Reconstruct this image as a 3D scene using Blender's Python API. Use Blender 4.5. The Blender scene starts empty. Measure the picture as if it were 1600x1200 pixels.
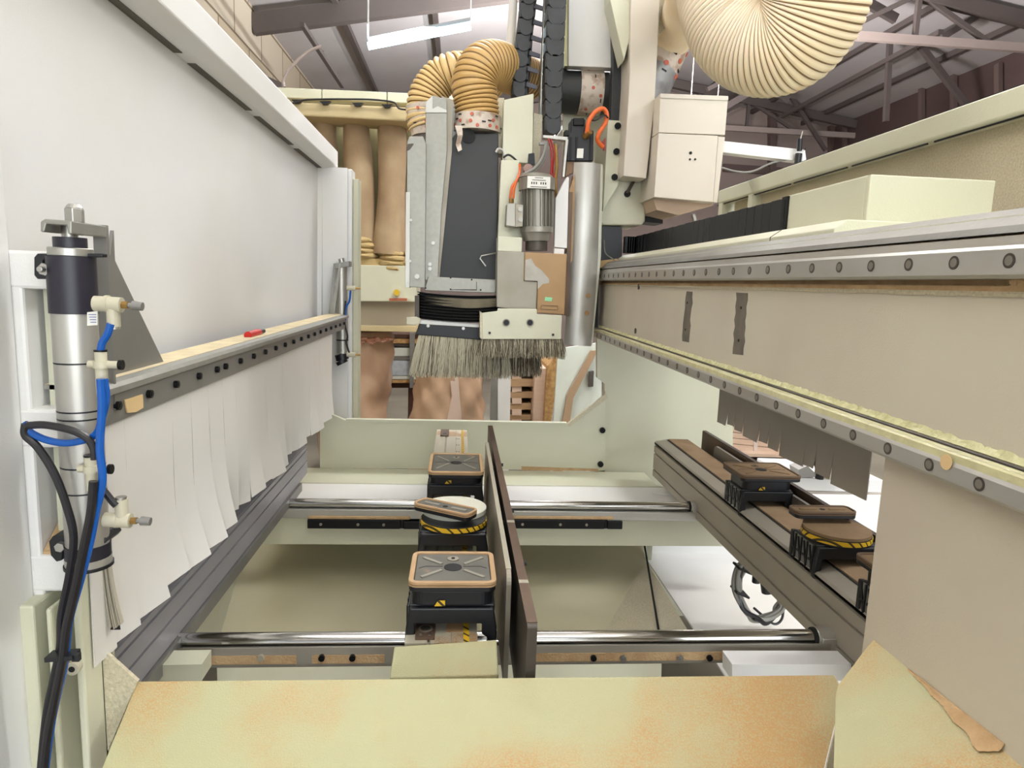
import bpy, bmesh, math, random
from mathutils import Vector, Matrix, Quaternion
random.seed(7)
C = bpy.context.scene.collection
V = Vector
CAMH = 1.5                                    # camera height above the floor; all z below are relative to the camera
# ---------------------------------------------------------------- camera model
F = 1060.0
_Y = V((-82, 160, -F)).normalized()
_t = .024
_X = V((1, -_t, (_Y.x - _t*_Y.y)/(-_Y.z))).normalized()
_Z = _X.cross(_Y)
CM = Matrix((_X, _Y, _Z))                     # camera -> world
def P(px, py, x=None, y=None, z=None):
    d = CM @ V((px-800, 600-py, -F))
    k = x/d.x if x is not None else y/d.y if y is not None else z/d.z
    return d*k
def PP(px, py, o, n):
    d = CM @ V((px-800, 600-py, -F)); o = V(o); n = V(n)
    return d*(o.dot(n)/d.dot(n))
def PL(pts, **k): return [P(a, b, **k) for a, b in pts]
# ---------------------------------------------------------------- materials
MATS = {}
def s2l(c):
    return tuple(((v/255)/12.92 if v/255 <= .04045 else ((v/255+.055)/1.055)**2.4) for v in c)
def mat(name, col, rough=.5, metal=0., var=None, vs=3., vl=.35, vh=.7, bump=0., bs=150., dust=None, ds=4., dl=.5, dh=.6,
        grain=0., gs=300., stretch=None, emit=0., trans=0., alpha=1., sss=0., spec=.5, coat=0.):
    if name in MATS: return MATS[name]
    m = bpy.data.materials.new(name); m.use_nodes = True; N = m.node_tree.nodes; L = m.node_tree.links
    b = N['Principled BSDF']; tc = N.new('ShaderNodeTexCoord'); src = tc.outputs['Object']
    if stretch:
        mp = N.new('ShaderNodeMapping'); mp.inputs['Scale'].default_value = stretch; L.new(src, mp.inputs[0]); src2 = mp.outputs[0]
    else: src2 = src
    c = s2l(col) + (1,)
    rgb = N.new('ShaderNodeRGB'); rgb.outputs[0].default_value = c; out = rgb.outputs[0]
    def noise(sc, det=4, s=src2):
        n = N.new('ShaderNodeTexNoise'); n.inputs['Scale'].default_value = sc; n.inputs['Detail'].default_value = det; L.new(s, n.inputs['Vector']); return n.outputs['Fac']
    def ramp(f, lo, hi):
        r = N.new('ShaderNodeMapRange'); r.inputs['From Min'].default_value = lo; r.inputs['From Max'].default_value = hi; L.new(f, r.inputs['Value']); return r.outputs[0]
    def mix(f, a, bcol):
        x = N.new('ShaderNodeMix'); x.data_type = 'RGBA'; L.new(f, x.inputs[0]); L.new(a, x.inputs[6])
        if hasattr(bcol, 'links'): L.new(bcol, x.inputs[7])
        else: x.inputs[7].default_value = s2l(bcol) + (1,)
        return x.outputs[2]
    if var: out = mix(ramp(noise(vs), vl, vh), out, var)
    if grain:
        r = ramp(noise(gs, 2), .3, .7); h = N.new('ShaderNodeHueSaturation'); L.new(out, h.inputs['Color'])
        mm = N.new('ShaderNodeMapRange'); mm.inputs['To Min'].default_value = 1-grain; mm.inputs['To Max'].default_value = 1+grain; L.new(r, mm.inputs['Value']); L.new(mm.outputs[0], h.inputs['Value']); out = h.outputs[0]
    if dust:
        a = ramp(noise(ds, 8, src), dl, dh); bb = ramp(noise(420, 5, src), .40, .60)
        mu = N.new('ShaderNodeMath'); mu.operation = 'MULTIPLY'; L.new(a, mu.inputs[0]); L.new(bb, mu.inputs[1])
        ad = N.new('ShaderNodeMath'); ad.operation = 'MULTIPLY_ADD'; L.new(a, ad.inputs[0]); ad.inputs[1].default_value = .45; L.new(mu.outputs[0], ad.inputs[2]); ad.use_clamp = True
        out = mix(ad.outputs[0], out, dust)
    L.new(out, b.inputs['Base Color'])
    b.inputs['Roughness'].default_value = rough; b.inputs['Metallic'].default_value = metal; b.inputs['Specular IOR Level'].default_value = spec
    if coat: b.inputs['Coat Weight'].default_value = coat; b.inputs['Coat Roughness'].default_value = .15
    if trans: b.inputs['Transmission Weight'].default_value = trans
    if sss: b.inputs['Subsurface Weight'].default_value = sss; b.inputs['Subsurface Radius'].default_value = (.02, .012, .006)
    if bump:
        bn = N.new('ShaderNodeBump'); bn.inputs['Strength'].default_value = bump; bn.inputs['Distance'].default_value = .002; L.new(noise(bs, 3, src), bn.inputs['Height']); L.new(bn.outputs[0], b.inputs['Normal'])
    if emit: b.inputs['Emission Color'].default_value = c; b.inputs['Emission Strength'].default_value = emit
    if alpha < 1: b.inputs['Alpha'].default_value = alpha
    MATS[name] = m; return m
white = mat('white_paint', (228,228,228), .45, var=(222,219,213), vs=1.6, bump=.12, bs=420)
cream = mat('cream_paint', (208,208,186), .42, var=(200,199,176), vs=2.2, bump=.2, bs=380)
creamT = mat('cream_textured_paint', (200,192,166), .38, var=(186,176,150), vs=3, bump=1., bs=200, grain=.14, gs=220)
boxp = mat('pale_box_paint', (216,208,194), .4, var=(210,201,186), vs=2, bump=.1, bs=380)
beamp = mat('beam_paint', (202,195,176), .42, var=(193,182,166), vs=2.5, bump=.15, bs=350)
apronm = mat('dusty_cream_paint', (180,177,138), .5, dust=(188,150,98), ds=4.0, dl=.44, dh=.68, bump=.5, bs=500)
creamD = mat('cream_paint_sawdust', (206,200,172), .6, var=(190,182,150), vs=1.2, dust=(176,150,110), ds=2, dl=.6, dh=.9, bump=.2)
steel = mat('brushed_steel', (168,164,156), .32, .9, var=(140,136,128), vs=8, stretch=(1,.15,1))
rodm = mat('polished_rod', (190,188,184), .14, 1.)
alu = mat('aluminium', (186,184,178), .36, .6, var=(170,166,158), vs=3, bump=.05)
aluD = mat('dull_aluminium', (158,152,140), .5, .55, var=(136,128,114), vs=5)
extr = mat('anodised_rail', (164,158,146), .5, .35, var=(152,146,134), vs=3)
railtop = mat('rail_top', (196,190,170), .45, .3, dust=(176,140,100), ds=6, dl=.55, dh=.6)
galv = mat('galvanised_sheet', (150,149,142), .4, .5, var=(146,144,134), vs=6, grain=.05, gs=60)
plate_s = mat('raw_steel_plate', (142,140,136), .42, .45, var=(126,124,120), vs=5, bump=.1)
dsteel = mat('dark_steel', (84,78,72), .45, .5, var=(70,62,56), vs=6)
brownst = mat('brown_plate', (104,84,68), .5, .4, var=(84,66,54), vs=7)
black = mat('black_plastic', (20,21,25), .42, var=(26,27,32), vs=4)
blackr = mat('black_rubber', (16,16,17), .7)
chainm = mat('cable_chain_plastic', (40,42,44), .5, var=(50,52,54), vs=20)
navy = mat('navy_cap', (30,28,40), .4, var=(36,34,46), vs=10)
boltb = mat('black_bolt', (22,22,24), .35, .5)
zinc = mat('zinc_plated', (178,176,170), .38, .85)
brass = mat('brass', (176,140,84), .3, .9)
ivory = mat('ivory_plastic', (192,186,164), .4)
bluet = mat('blue_tube', (14,84,168), .25)
greyt = mat('grey_cable', (132,130,124), .45)
blackt = mat('black_tube', (28,26,30), .35)
orange = mat('orange_cable', (222,104,46), .4)
redw = mat('red_wire', (150,36,26), .4)
redp = mat('red_plastic', (190,30,26), .3)
stripW = mat('white_strip_plastic', (222,220,216), .35, var=(214,210,204), vs=2, sss=.0)
stripG = mat('grey_strip_plastic', (154,147,138), .45, var=(142,135,126), vs=3)
podtop = mat('grey_pod_plastic', (96,94,86), .5, var=(84,82,74), vs=12, dust=(170,130,90), ds=16, dl=.6, dh=.8)
podtopD = mat('dusty_pod_plastic', (126,102,74), .75, var=(140,114,82), vs=20)
gasket = mat('tan_gasket', (182,150,112), .6, var=(168,136,98), vs=20)
gasketD = mat('brown_gasket', (104,82,62), .7)
sawd = mat('sawdust', (196,166,126), .95, var=(178,146,106), vs=30, bump=1, bs=200)
sawdD = mat('sawdust_film', (150,126,98), .9, var=(134,110,84), vs=12, bump=.5)
paleg = mat('pale_groove', (164,158,140), .5)
bristL = mat('pale_bristle', (200,193,168), .5)
bristD = mat('dark_bristle', (108,98,82), .5)
whitep = mat('white_disc', (222,222,206), .4)
motorm = mat('motor_grey', (150,146,136), .4, .6)
label_m = mat('white_label', (226,224,216), .5)
ink = mat('black_ink', (30,30,32), .6)
inkr = mat('red_ink', (190,96,74), .6)
green = mat('green_label', (140,206,160), .5)
brownm = mat('brown_varnish', (156,122,78), .4, var=(168,134,88), vs=6)
blackm = mat('hood_black', (36,38,38), .5, var=(44,46,46), vs=3)
hoseT = mat('tan_hose', (190,156,98), .4, var=(196,158,98), vs=5)
hoseL = mat('dark_tan_groove', (120,88,46), .5)
hoseC = mat('cream_hose', (246,232,208), .4, var=(240,220,184), vs=4, sss=.2)
hoseCd = mat('hose_wire', (134,106,74), .5)
tapem = mat('white_tape', (202,190,176), .45, var=(164,142,124), vs=22, vl=.5, vh=.62, bump=1, bs=60)
filmm = mat('clear_film', (176,172,170), .2, .3, var=(150,148,150), vs=14, bump=1, bs=40)
cloth = mat('filter_cloth', (176,154,122), .9, var=(146,120,92), vs=3.5, bump=.3, bs=90)
clothG = mat('greenish_filter_cloth', (150,144,108), .9, var=(120,112,82), vs=3)
clothY = mat('yellow_cuff_cloth', (182,158,110), .9, bump=.5, bs=60)
ochre = mat('ochre_beam', (184,166,124), .6, var=(194,178,138), vs=3)
bagp = mat('pink_plastic_bag', (200,170,142), .3, var=(180,146,118), vs=4, bump=.8, bs=14, coat=.3)
paleplast = mat('pale_bag_streak', (214,192,178), .25, bump=.5, bs=20)
woodm = mat('pallet_wood', (172,142,108), .8, var=(150,118,84), vs=3, stretch=(1,1,10))
woodp = mat('pink_board', (200,172,150), .6, var=(208,184,164), vs=2, stretch=(1,1,16))
woodd = mat('dark_wood', (70,44,30), .8)
osb = mat('chipboard_edge', (196,158,104), .9, var=(150,110,66), vs=30, bump=1)
mdfw = mat('white_board', (214,220,210), .5, var=(200,204,192), vs=3)
boardb = mat('board_edge', (166,138,108), .7)
conc = mat('concrete', (140,134,120), .8, var=(116,110,98), vs=1.5, bump=.3, bs=30)
blockm = mat('block', (176,160,134), .9, var=(150,132,108), vs=2.4, bump=.6, bs=40)
roofm = mat('roof_sheet', (190,186,186), .6, var=(178,172,172), vs=1.)
roofr = mat('far_wall_sheet', (96,78,76), .7, var=(84,66,64), vs=.8)
backm = mat('back_wall_render', (176,160,154), .8, var=(160,144,138), vs=.6)
trussm = mat('truss_steel', (98,89,86), .6, .2)
trussl = mat('truss_paint', (170,156,150), .6)
pipem = mat('zinc_pipe', (176,180,178), .3, .8)
yellow = mat('yellow_tape', (216,178,44), .5)
foil = mat('grey_foil', (168,168,168), .3, .3, var=(120,118,118), vs=16, bump=1, bs=30)
tube_e = mat('fluorescent_tube', (190,232,255), .4, emit=9)
lampw = mat('lamp_housing', (220,224,224), .5)
paper = mat('tan_sticker', (214,184,136), .6)
def tick_mat():
    m = bpy.data.materials.new('yellow_scale_ticks'); m.use_nodes = True; N = m.node_tree.nodes; L = m.node_tree.links; b = N['Principled BSDF']
    tc = N.new('ShaderNodeTexCoord'); w = N.new('ShaderNodeTexWave'); w.bands_direction = 'DIAGONAL'; w.wave_profile = 'SIN'; w.inputs['Scale'].default_value = 28
    L.new(tc.outputs['Object'], w.inputs['Vector']); r = N.new('ShaderNodeMapRange'); r.inputs['From Min'].default_value = .12; r.inputs['From Max'].default_value = .2; L.new(w.outputs['Fac'], r.inputs['Value'])
    x = N.new('ShaderNodeMix'); x.data_type = 'RGBA'; L.new(r.outputs[0], x.inputs[0]); x.inputs[6].default_value = s2l((60,50,20)) + (1,); x.inputs[7].default_value = s2l((222,180,40)) + (1,)
    L.new(x.outputs[2], b.inputs['Base Color']); b.inputs['Roughness'].default_value = .5; return m
ticks = tick_mat()
# ---------------------------------------------------------------- builders
class B:
    def __init__(s): s.bm = bmesh.new(); s.mi = 0
    def _f(s, vs):
        try: f = s.bm.faces.new(vs); f.material_index = s.mi; return f
        except ValueError: return None
    def box(s, x0, x1, y0, y1, z0, z1):
        v = [s.bm.verts.new((x, y, z)) for z in (z0, z1) for y in (y0, y1) for x in (x0, x1)]
        for q in ((0,2,3,1),(4,5,7,6),(0,1,5,4),(2,6,7,3),(0,4,6,2),(1,3,7,5)): s._f([v[i] for i in q])
        return s
    def obox(s, c, sx, sy, sz, R=None):
        c = V(c); R = R or Matrix.Identity(3)
        v = [s.bm.verts.new(c + R @ V((x*sx/2, y*sy/2, z*sz/2))) for z in (-1, 1) for y in (-1, 1) for x in (-1, 1)]
        for q in ((0,2,3,1),(4,5,7,6),(0,1,5,4),(2,6,7,3),(0,4,6,2),(1,3,7,5)): s._f([v[i] for i in q])
        return s
    def beam(s, a, b, w, h, up=(0,0,1)):
        a = V(a); b = V(b); d = (b-a); L = d.length; d.normalize(); u = V(up); sd = d.cross(u)
        if sd.length < 1e-4: sd = d.cross(V((1,0,0)))
        sd.normalize(); u = sd.cross(d)
        R = Matrix((sd, d, u)).transposed()
        return s.obox((a+b)/2, w, L, h, R)
    def prism(s, pts, d):
        d = V(d); a = [s.bm.verts.new(V(p)) for p in pts]; b = [s.bm.verts.new(V(p)+d) for p in pts]
        s._f(a); s._f(b[::-1]); n = len(a)
        for i in range(n): s._f([a[i], b[i], b[(i+1)%n], a[(i+1)%n]])
        return s
    def frame(s, a, b):
        d = (b-a).normalized(); u = d.orthogonal().normalized(); return d, u, d.cross(u)
    def cyl(s, a, b, r, r2=None, n=20, caps=True, ri=0):
        a = V(a); b = V(b); r2 = r if r2 is None else r2; d, u, w = s.frame(a, b)
        ra = [s.bm.verts.new(a+(u*math.cos(t)+w*math.sin(t))*r) for t in [2*math.pi*i/n for i in range(n)]]
        rb = [s.bm.verts.new(b+(u*math.cos(t)+w*math.sin(t))*r2) for t in [2*math.pi*i/n for i in range(n)]]
        for i in range(n): s._f([ra[i], ra[(i+1)%n], rb[(i+1)%n], rb[i]])
        if caps: s._f(ra[::-1]); s._f(rb)
        return s
    def sweep(s, pts, rad, n=12, caps=True, mis=None):
        pts = [V(p) for p in pts]; m = len(pts)
        if not hasattr(rad, '__len__'): rad = [rad]*m
        tan = [(pts[min(i+1, m-1)]-pts[max(i-1, 0)]).normalized() for i in range(m)]
        u = tan[0].orthogonal().normalized(); rings = []
        for i in range(m):
            if i: u = tan[i-1].rotation_difference(tan[i]) @ u
            w = tan[i].cross(u)
            rings.append([s.bm.verts.new(pts[i]+(u*math.cos(2*math.pi*k/n)+w*math.sin(2*math.pi*k/n))*rad[i]) for k in range(n)])
        for i in range(m-1):
            if mis: s.mi = mis[i]
            for k in range(n): s._f([rings[i][k], rings[i][(k+1)%n], rings[i+1][(k+1)%n], rings[i+1][k]])
        if caps: s._f(rings[0][::-1]); s._f(rings[-1])
        return s
    def tube(s, pts, r, n=10, seg=8): return s.sweep(smooth(pts, seg), r, n)
    def sheet(s, grid, t):
        # grid: rows of points; thickness t along averaged normals
        R = len(grid); K = len(grid[0]); g = [[V(p) for p in row] for row in grid]
        def nrm(i, j):
            a = g[min(i+1, R-1)][j]-g[max(i-1, 0)][j]; b = g[i][min(j+1, K-1)]-g[i][max(j-1, 0)][j] if False else g[i][min(j+1, K-1)]-g[i][max(j-1, 0)]
            return a.cross(b).normalized()
        A = [[s.bm.verts.new(g[i][j]) for j in range(K)] for i in range(R)]
        D = [[s.bm.verts.new(g[i][j]+nrm(i, j)*t) for j in range(K)] for i in range(R)]
        for i in range(R-1):
            for j in range(K-1):
                s._f([A[i][j], A[i][j+1], A[i+1][j+1], A[i+1][j]]); s._f([D[i][j], D[i+1][j], D[i+1][j+1], D[i][j+1]])
        for j in range(K-1):
            s._f([A[0][j], D[0][j], D[0][j+1], A[0][j+1]]); s._f([A[-1][j], A[-1][j+1], D[-1][j+1], D[-1][j]])
        for i in range(R-1):
            s._f([A[i][0], A[i+1][0], D[i+1][0], D[i][0]]); s._f([A[i][-1], D[i][-1], D[i+1][-1], A[i+1][-1]])
        return s
    def blob(s, c, rx, ry, rz, n=10, jit=0., seed=1):
        rnd = random.Random(seed); c = V(c); m = n//2; rows = []
        for i in range(1, m):
            a = math.pi*i/m
            rows.append([s.bm.verts.new(c+V((rx*math.sin(a)*math.cos(2*math.pi*k/n), ry*math.sin(a)*math.sin(2*math.pi*k/n), rz*math.cos(a)))*(1+rnd.uniform(-jit, jit))) for k in range(n)])
        top = s.bm.verts.new(c+V((0,0,rz))); bot = s.bm.verts.new(c-V((0,0,rz)))
        for k in range(n):
            s._f([top, rows[0][k], rows[0][(k+1)%n]]); s._f([bot, rows[-1][(k+1)%n], rows[-1][k]])
            for i in range(m-2): s._f([rows[i][k], rows[i+1][k], rows[i+1][(k+1)%n], rows[i][(k+1)%n]])
        return s
    def rbox(s, cx, cy, z0, z1, w, d, r, rot=0, n=6, inner=None):
        # rounded rectangle slab; inner = ring width for a frame
        def ring(w, d, r):
            o = []
            for (sx, sy, a0) in ((1,1,0),(-1,1,90),(-1,-1,180),(1,-1,270)):
                for i in range(n+1):
                    a = math.radians(a0+90*i/n); o.append((sx*(w/2-r)+r*math.cos(a), sy*(d/2-r)+r*math.sin(a)))
            cr, sr = math.cos(rot), math.sin(rot)
            return [(cx+x*cr-y*sr, cy+x*sr+y*cr) for x, y in o]
        R = ring(w, d, r)
        if not inner: return s.prism([(x, y, z0) for x, y in R], (0, 0, z1-z0))
        R2 = ring(w-2*inner, d-2*inner, max(r-inner, .001)); m = len(R)
        q = [[s.bm.verts.new((x, y, z)) for x, y in rr] for rr, z in ((R, z0), (R, z1), (R2, z1), (R2, z0))]
        for k in range(4):
            a, b = q[k], q[(k+1)%4]
            for i in range(m): s._f([a[i], a[(i+1)%m], b[(i+1)%m], b[i]])
        return s
    def build(s, name, m, parent=None, smooth=False, bevel=0., kind=None, label=None, cat=None, group=None, ang=35):
        bm = s.bm; bmesh.ops.recalc_face_normals(bm, faces=bm.faces)
        off = V((0,0,0))
        if parent is None:
            xs = [v.co for v in bm.verts]
            off = V(((min(c.x for c in xs)+max(c.x for c in xs))/2, (min(c.y for c in xs)+max(c.y for c in xs))/2, min(c.z for c in xs)))
        else:
            p = parent
            while p is not None: off = off + V(p.location); p = p.parent
        for v in bm.verts: v.co -= off
        me = bpy.data.meshes.new(name); bm.to_mesh(me); bm.free()
        for x in (m if isinstance(m, (list, tuple)) else [m]): me.materials.append(x)
        if smooth:
            for p in me.polygons: p.use_smooth = True
            me.set_sharp_from_angle(angle=math.radians(ang))
        o = bpy.data.objects.new(name, me); C.objects.link(o)
        if parent is None: o.location = off
        else: o.parent = parent
        if bevel:
            md = o.modifiers.new('bevel', 'BEVEL'); md.width = bevel; md.segments = 2; md.limit_method = 'ANGLE'; md.angle_limit = math.radians(40)
        tag(o, label, cat, group, kind); return o
def tag(o, label=None, cat=None, group=None, kind=None):
    if label: o['label'] = label
    if cat: o['category'] = cat
    if group: o['group'] = group
    if kind: o['kind'] = kind
    return o
def thing(name, label, cat, loc=(0,0,0), group=None, rz=0):
    o = bpy.data.objects.new(name, None); C.objects.link(o); o.location = loc; o.rotation_euler = (0,0,rz); o.empty_display_size = .05
    return tag(o, label, cat, group)
def copy_tree(o, parent=None):
    c = o.copy(); C.objects.link(c); c.parent = parent
    for ch in [q for q in bpy.data.objects if q.parent is o]: copy_tree(ch, c)
    return c
def struct(b, name, m, **k): return b.build(name, m, kind='structure', **k)
def smooth(pts, seg=8):
    p = [V(q) for q in pts]
    if len(p) < 3: return p
    p = [p[0]*2-p[1]] + p + [p[-1]*2-p[-2]]; out = []
    for i in range(1, len(p)-2):
        for k in range(seg):
            t = k/seg; a, b, c, d = p[i-1:i+3]
            out.append(.5*((2*b)+(c-a)*t+(2*a-5*b+4*c-d)*t*t+(3*b-a-3*c+d)*t**3))
    out.append(p[-2]); return out
def hose(pts, R, pitch=.02, depth=.07, n=36, groove=.25, R1=None, subs=6):
    """corrugated hose: returns points, radii, material index per segment"""
    c = smooth(pts, 24); L = [0]
    for i in range(1, len(c)): L.append(L[-1]+(c[i]-c[i-1]).length)
    tot = L[-1]; st = pitch/subs; m = int(tot/st); out = []; rad = []; mi = []; j = 0
    for i in range(m+1):
        d = i*st
        while j < len(L)-2 and L[j+1] < d: j += 1
        f = (d-L[j])/max(L[j+1]-L[j], 1e-6); out.append(c[j].lerp(c[j+1], f))
        ph = (i % subs)/subs; rr = R if R1 is None else R+(R1-R)*d/tot
        rad.append(rr*(1-depth*(.5+.5*math.cos(2*math.pi*ph))**2)); mi.append(1 if (i % subs) in (0,) else 0)
    return out, rad, mi
Q = lambda a, b, t: a+(b-a)*t
# ================================================================ LEFT SIDE
# --- left enclosure wall
w = thing('side_enclosure', 'large white steel side panel of the machine enclosure on the left', 'machine panel', (-.6, 1.9, -1.5))
B().box(-.60,-.59, -.55,2.93, -.19,.475).build('side_sheet', white, w)
B().box(-.70,-.69, .90,2.93, -.66,-.19).build('void_shade_sheet', mat('void_shade_dark', (70,66,60), .7), w)  # dark sheet standing in for the shade of the void behind the strips
B().box(-.70,-.60, .90,2.93, -.200,-.19).build('shade_sheet_top', cream, w)
b = B(); b.prism([(-.60,-.55,.44),(-.555,-.55,.44),(-.520,-.55,.452),(-.520,-.55,.520),(-.60,-.55,.520)], (0,3.55,0)).build('top_flange', white, w, bevel=.004)
b = B()
for i in range(7): b.box(-.5895,-.572, -.3+.47*i,-.3+.47*i+.40, .4385,.4405)
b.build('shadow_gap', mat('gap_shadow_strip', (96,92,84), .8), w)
B().box(-.592,-.47, 2.93,2.945, -.62,.445).build('end_return', white, w)
b = B(); b.prism([(-.592,2.90,-.62),(-.592,2.90,-.20),(-.592,2.93,.44),(-.592,2.93,-.62)], (.02,0,0)).build('corner_fold', white, w)
# --- end post
w = thing('enclosure_post', 'pale end post of the left enclosure, bags hanging behind it', 'machine post', (-.48, 3.0, -1.5))
B().box(-.545,-.455, 2.95,3.04, -1.5,.445).build('post_body', white, w, bevel=.004)
B().box(-.455,-.432, 2.98,3.06, -1.5,.41).build('post_edge', mat('post_edge_paint', (196,194,170), .45), w, bevel=.003)
# --- far lower left corner fill
# --- ladder frame near left
w = thing('frame_column', 'white welded ladder-like frame column with deep windows behind the cylinder', 'machine frame', (-.53,.86,-1.5))
FY = .875
def zL(py, px=60, y=FY): return P(px, py, y=y).z
def xL(px, py, y=FY): return P(px, py, y=y).x
b = B()
b.box(-.66,xL(30,600), .52,FY, -1.5,.18)              # outer left stile, plane seen edge-on
b.build('outer_stile', white, w, bevel=.003)
b = B()
x0, x1 = xL(30,600), xL(102,600)
for (t, bt) in ((392,452),(640,700),(868,925)):
    b.box(x0-.034, x1+.012*(t>600), FY,FY+.075, zL(bt),zL(t))
b.box(x0-.03, x0+.011, FY+.001,FY+.074, -.75,zL(396)); 
b.build('rung', white, w, bevel=.004)
B().box(x0-.01, x1+.0, FY+.076,FY+.082, -.9,zL(400)).build('back_sheet', cream, w)
b = B(); b.prism([(x0+.018,FY+.03,zL(700)),(x0+.03,FY+.03,zL(700)),(x0+.03,FY+.075,zL(700)),(x0+.018,FY+.075,zL(700))], (0,0,zL(452)-zL(700)))
b.prism([(x0+.018,FY+.03,-.9),(x0+.03,FY+.03,-.9),(x0+.03,FY+.075,-.9),(x0+.018,FY+.075,-.9)], (0,0,zL(700)+.9))
b.build('inner_rib', cream, w)
b = B(); b.prism([(x0+.012,FY+.004,zL(868)),(x1+.02,FY+.004,zL(868)),(x1+.02,FY+.075,zL(868)+.012),(x0+.012,FY+.075,zL(868)+.05)], (0,0,.004)).build('sawdust_drift', sawd, w)
b = B(); b.box(x0-.01,x0+.016, FY-.03,FY+.05, -1.4,zL(930)); b.box(x0+.03,x0+.036, FY-.03,FY+.05, -1.4,zL(935)); b.box(x0+.05,xL(142,1000), FY+.02,FY+.03, -1.4,zL(925))
b.box(xL(130,1000),xL(142,1000), FY-.02,FY+.05, -1.4,zL(880)); b.build('lower_channel', cream, w, bevel=.003)
p = P(112,1046,y=FY-.03); b = B(); b.cyl(p, p+V((0,.08,0)), .0085, n=20).build('hose_port', ivory, w, smooth=True)
b = B(); b.cyl(p-V((0,.0005,0)), p+V((0,.01,0)), .004, n=12).build('port_hole', blackr, w)
# --- grey side plate lower left
b = B(); b.prism(PL([(128,1022),(167,1022),(215,1065),(150,1215),(100,1215)], y=.90), (0,.006,0)).build('gusset_plate', creamT, label='shaded grey-cream gusset plate at the left end of the dusty cover', cat='metal plate')

# --- curtain with bar
BX = -.46
cur = thing('strip_curtain', 'row of white plastic dust strips hanging from a steel bar on the left', 'strip curtain', (BX, 1.9, -.55))
b = B(); prof = [(-.535,-.150),(-.472,-.150),(-.463,-.1525),(-.4585,-.158),(-.458,-.166),(-.463,-.166),(-.4655,-.159),(-.474,-.156),(-.535,-.156)]
b.prism([(x, .905, z) for x, z in prof], (0, 1.99, 0)).build('angle_bar', galv, cur)
B().box(-.535,-.476, .91,2.89, -.1500,-.1492).build('dust_film', mat('bar_dust', (222,208,172), .9, var=(200,184,150), vs=20), cur)
B().box(-.470,-.464, .865,2.90, -.207,-.160).build('clamp_bar', plate_s, cur)
for i, y in enumerate([P(px,py,x=-.463).y for px, py in ((182,638),(232,619),(274,603),(310,590),(338,579))]+[1.385+.094*k for k in range(16)]):
    bb = B(); z = -.184; bb.cyl((-.464,y,z), (-.4575,y,z), .0062, n=14); bb.cyl((-.4575,y,z), (-.4565,y,z), .0035, n=6); bb.build('bolt', boltb, cur, smooth=True)
b = B(); b.prism(PL([(193,625),(221,616),(222,637),(210,644),(197,645)], x=-.4635), (.002,0,0)).build('sticker', paper, cur)
# strips
ys = [.895,.915] ; edges = [.872,.925,.985,1.07,1.148,1.228,1.31]
while edges[-1] < 2.53: edges.append(edges[-1]+.0795)
rnd = random.Random(3)
for i in range(len(edges)-1):
    y0, y1 = edges[i]+.0005, edges[i+1]-.0005
    if i == 0: y0 += .002
    rnd.uniform(0,1); curl = {0:.004, 1:.012, 2:.018, 3:.020, 4:.022, 5:.022, 6:.020, 7:-.048, 8:-.044, 9:.014, 13:-.036, 14:-.03, 11:.016, 16:-.018}.get(i, .010)
    zb = -.512+rnd.uniform(-.006,.006) - (.012 if i < 3 else 0); ph = rnd.uniform(-.003,.003)
    rows = []
    for r in range(13):
        t = r/12; z = Q(-.19, zb, t); row = []
        for k in range(4):
            s = k/3; gap = .0042*math.sin(math.pi*min(1,max(0,(t-.12)/(.7+.2*math.sin(i*2.3)))))*(.4+.6*abs(math.sin(i*1.7))); bow = curl*(max(0,(t-(.5 if curl > 0 else .7)))/(.5 if curl > 0 else .3))**2*((.45+.6*s) if curl > 0 else (1-s)**1.2)
            row.append((-.472 + ph*t + bow + .003*math.sin(3*t+i)*t + .0022*t*(s-.5)*(1+i%3), Q(y0+gap, y1-gap*.5, s)+.002*t*math.sin(i), z))
        rows.append(row)
    B().sheet(rows, .0016).build('strip', stripW, cur, smooth=True)
# dark stack of strips at near end seen edge on
fe = mat('strip_edge_beige', (176,168,152), .6)
for k in range(9):
    f = k/8; rows = []
    tp0 = P(Q(164,143,f), 846, y=.9); bt0 = P(Q(187,153,f), 986-3*abs(k-3), y=.9)
    for r in range(9):
        t = r/8; xx = Q(tp0.x, bt0.x, t*t); z = Q(tp0.z, bt0.z, t); rows.append([(xx, .903+.002*(k%2), z), (xx, .909, z)])
    B().sheet(rows, .0014).build('folded_strip', fe, cur, smooth=True)
b = B(); b.prism([P(143,846,y=.912),P(168,846,y=.912),P(188,984,y=.912),P(153,984,y=.912)],(0,.001,0)).build('gap_shade_sheet', blackr, cur)  # black sheet that paints the shade between the folded strips
# gusset bracket carrying bar (moves with cylinder rod)
gy = .965
b = B(); b.prism([P(*q, x=-.492) for q in ((172,360),(174,407),(255,574),(190,603),(170,600),(166,400))], (.005,0,0)).build('lifting_bracket', plate_s, cur)
b = B(); top = [P(*q, y=.80) for q in ((63,346),(70,342),(112,345),(112,366),(106,366),(104,352),(72,350),(69,363),(63,362))]
b.prism(top, P(168,352,y=.95)-P(112,343,y=.80)).build('bracket_channel', galv, cur, bevel=.0015)
b = B(); b.box(P(150,400,y=.95).x, P(171,400,y=.95).x, .945,.951, P(160,640,y=.95).z, P(160,352,y=.95).z).build('bracket_web', plate_s, cur)
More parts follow.
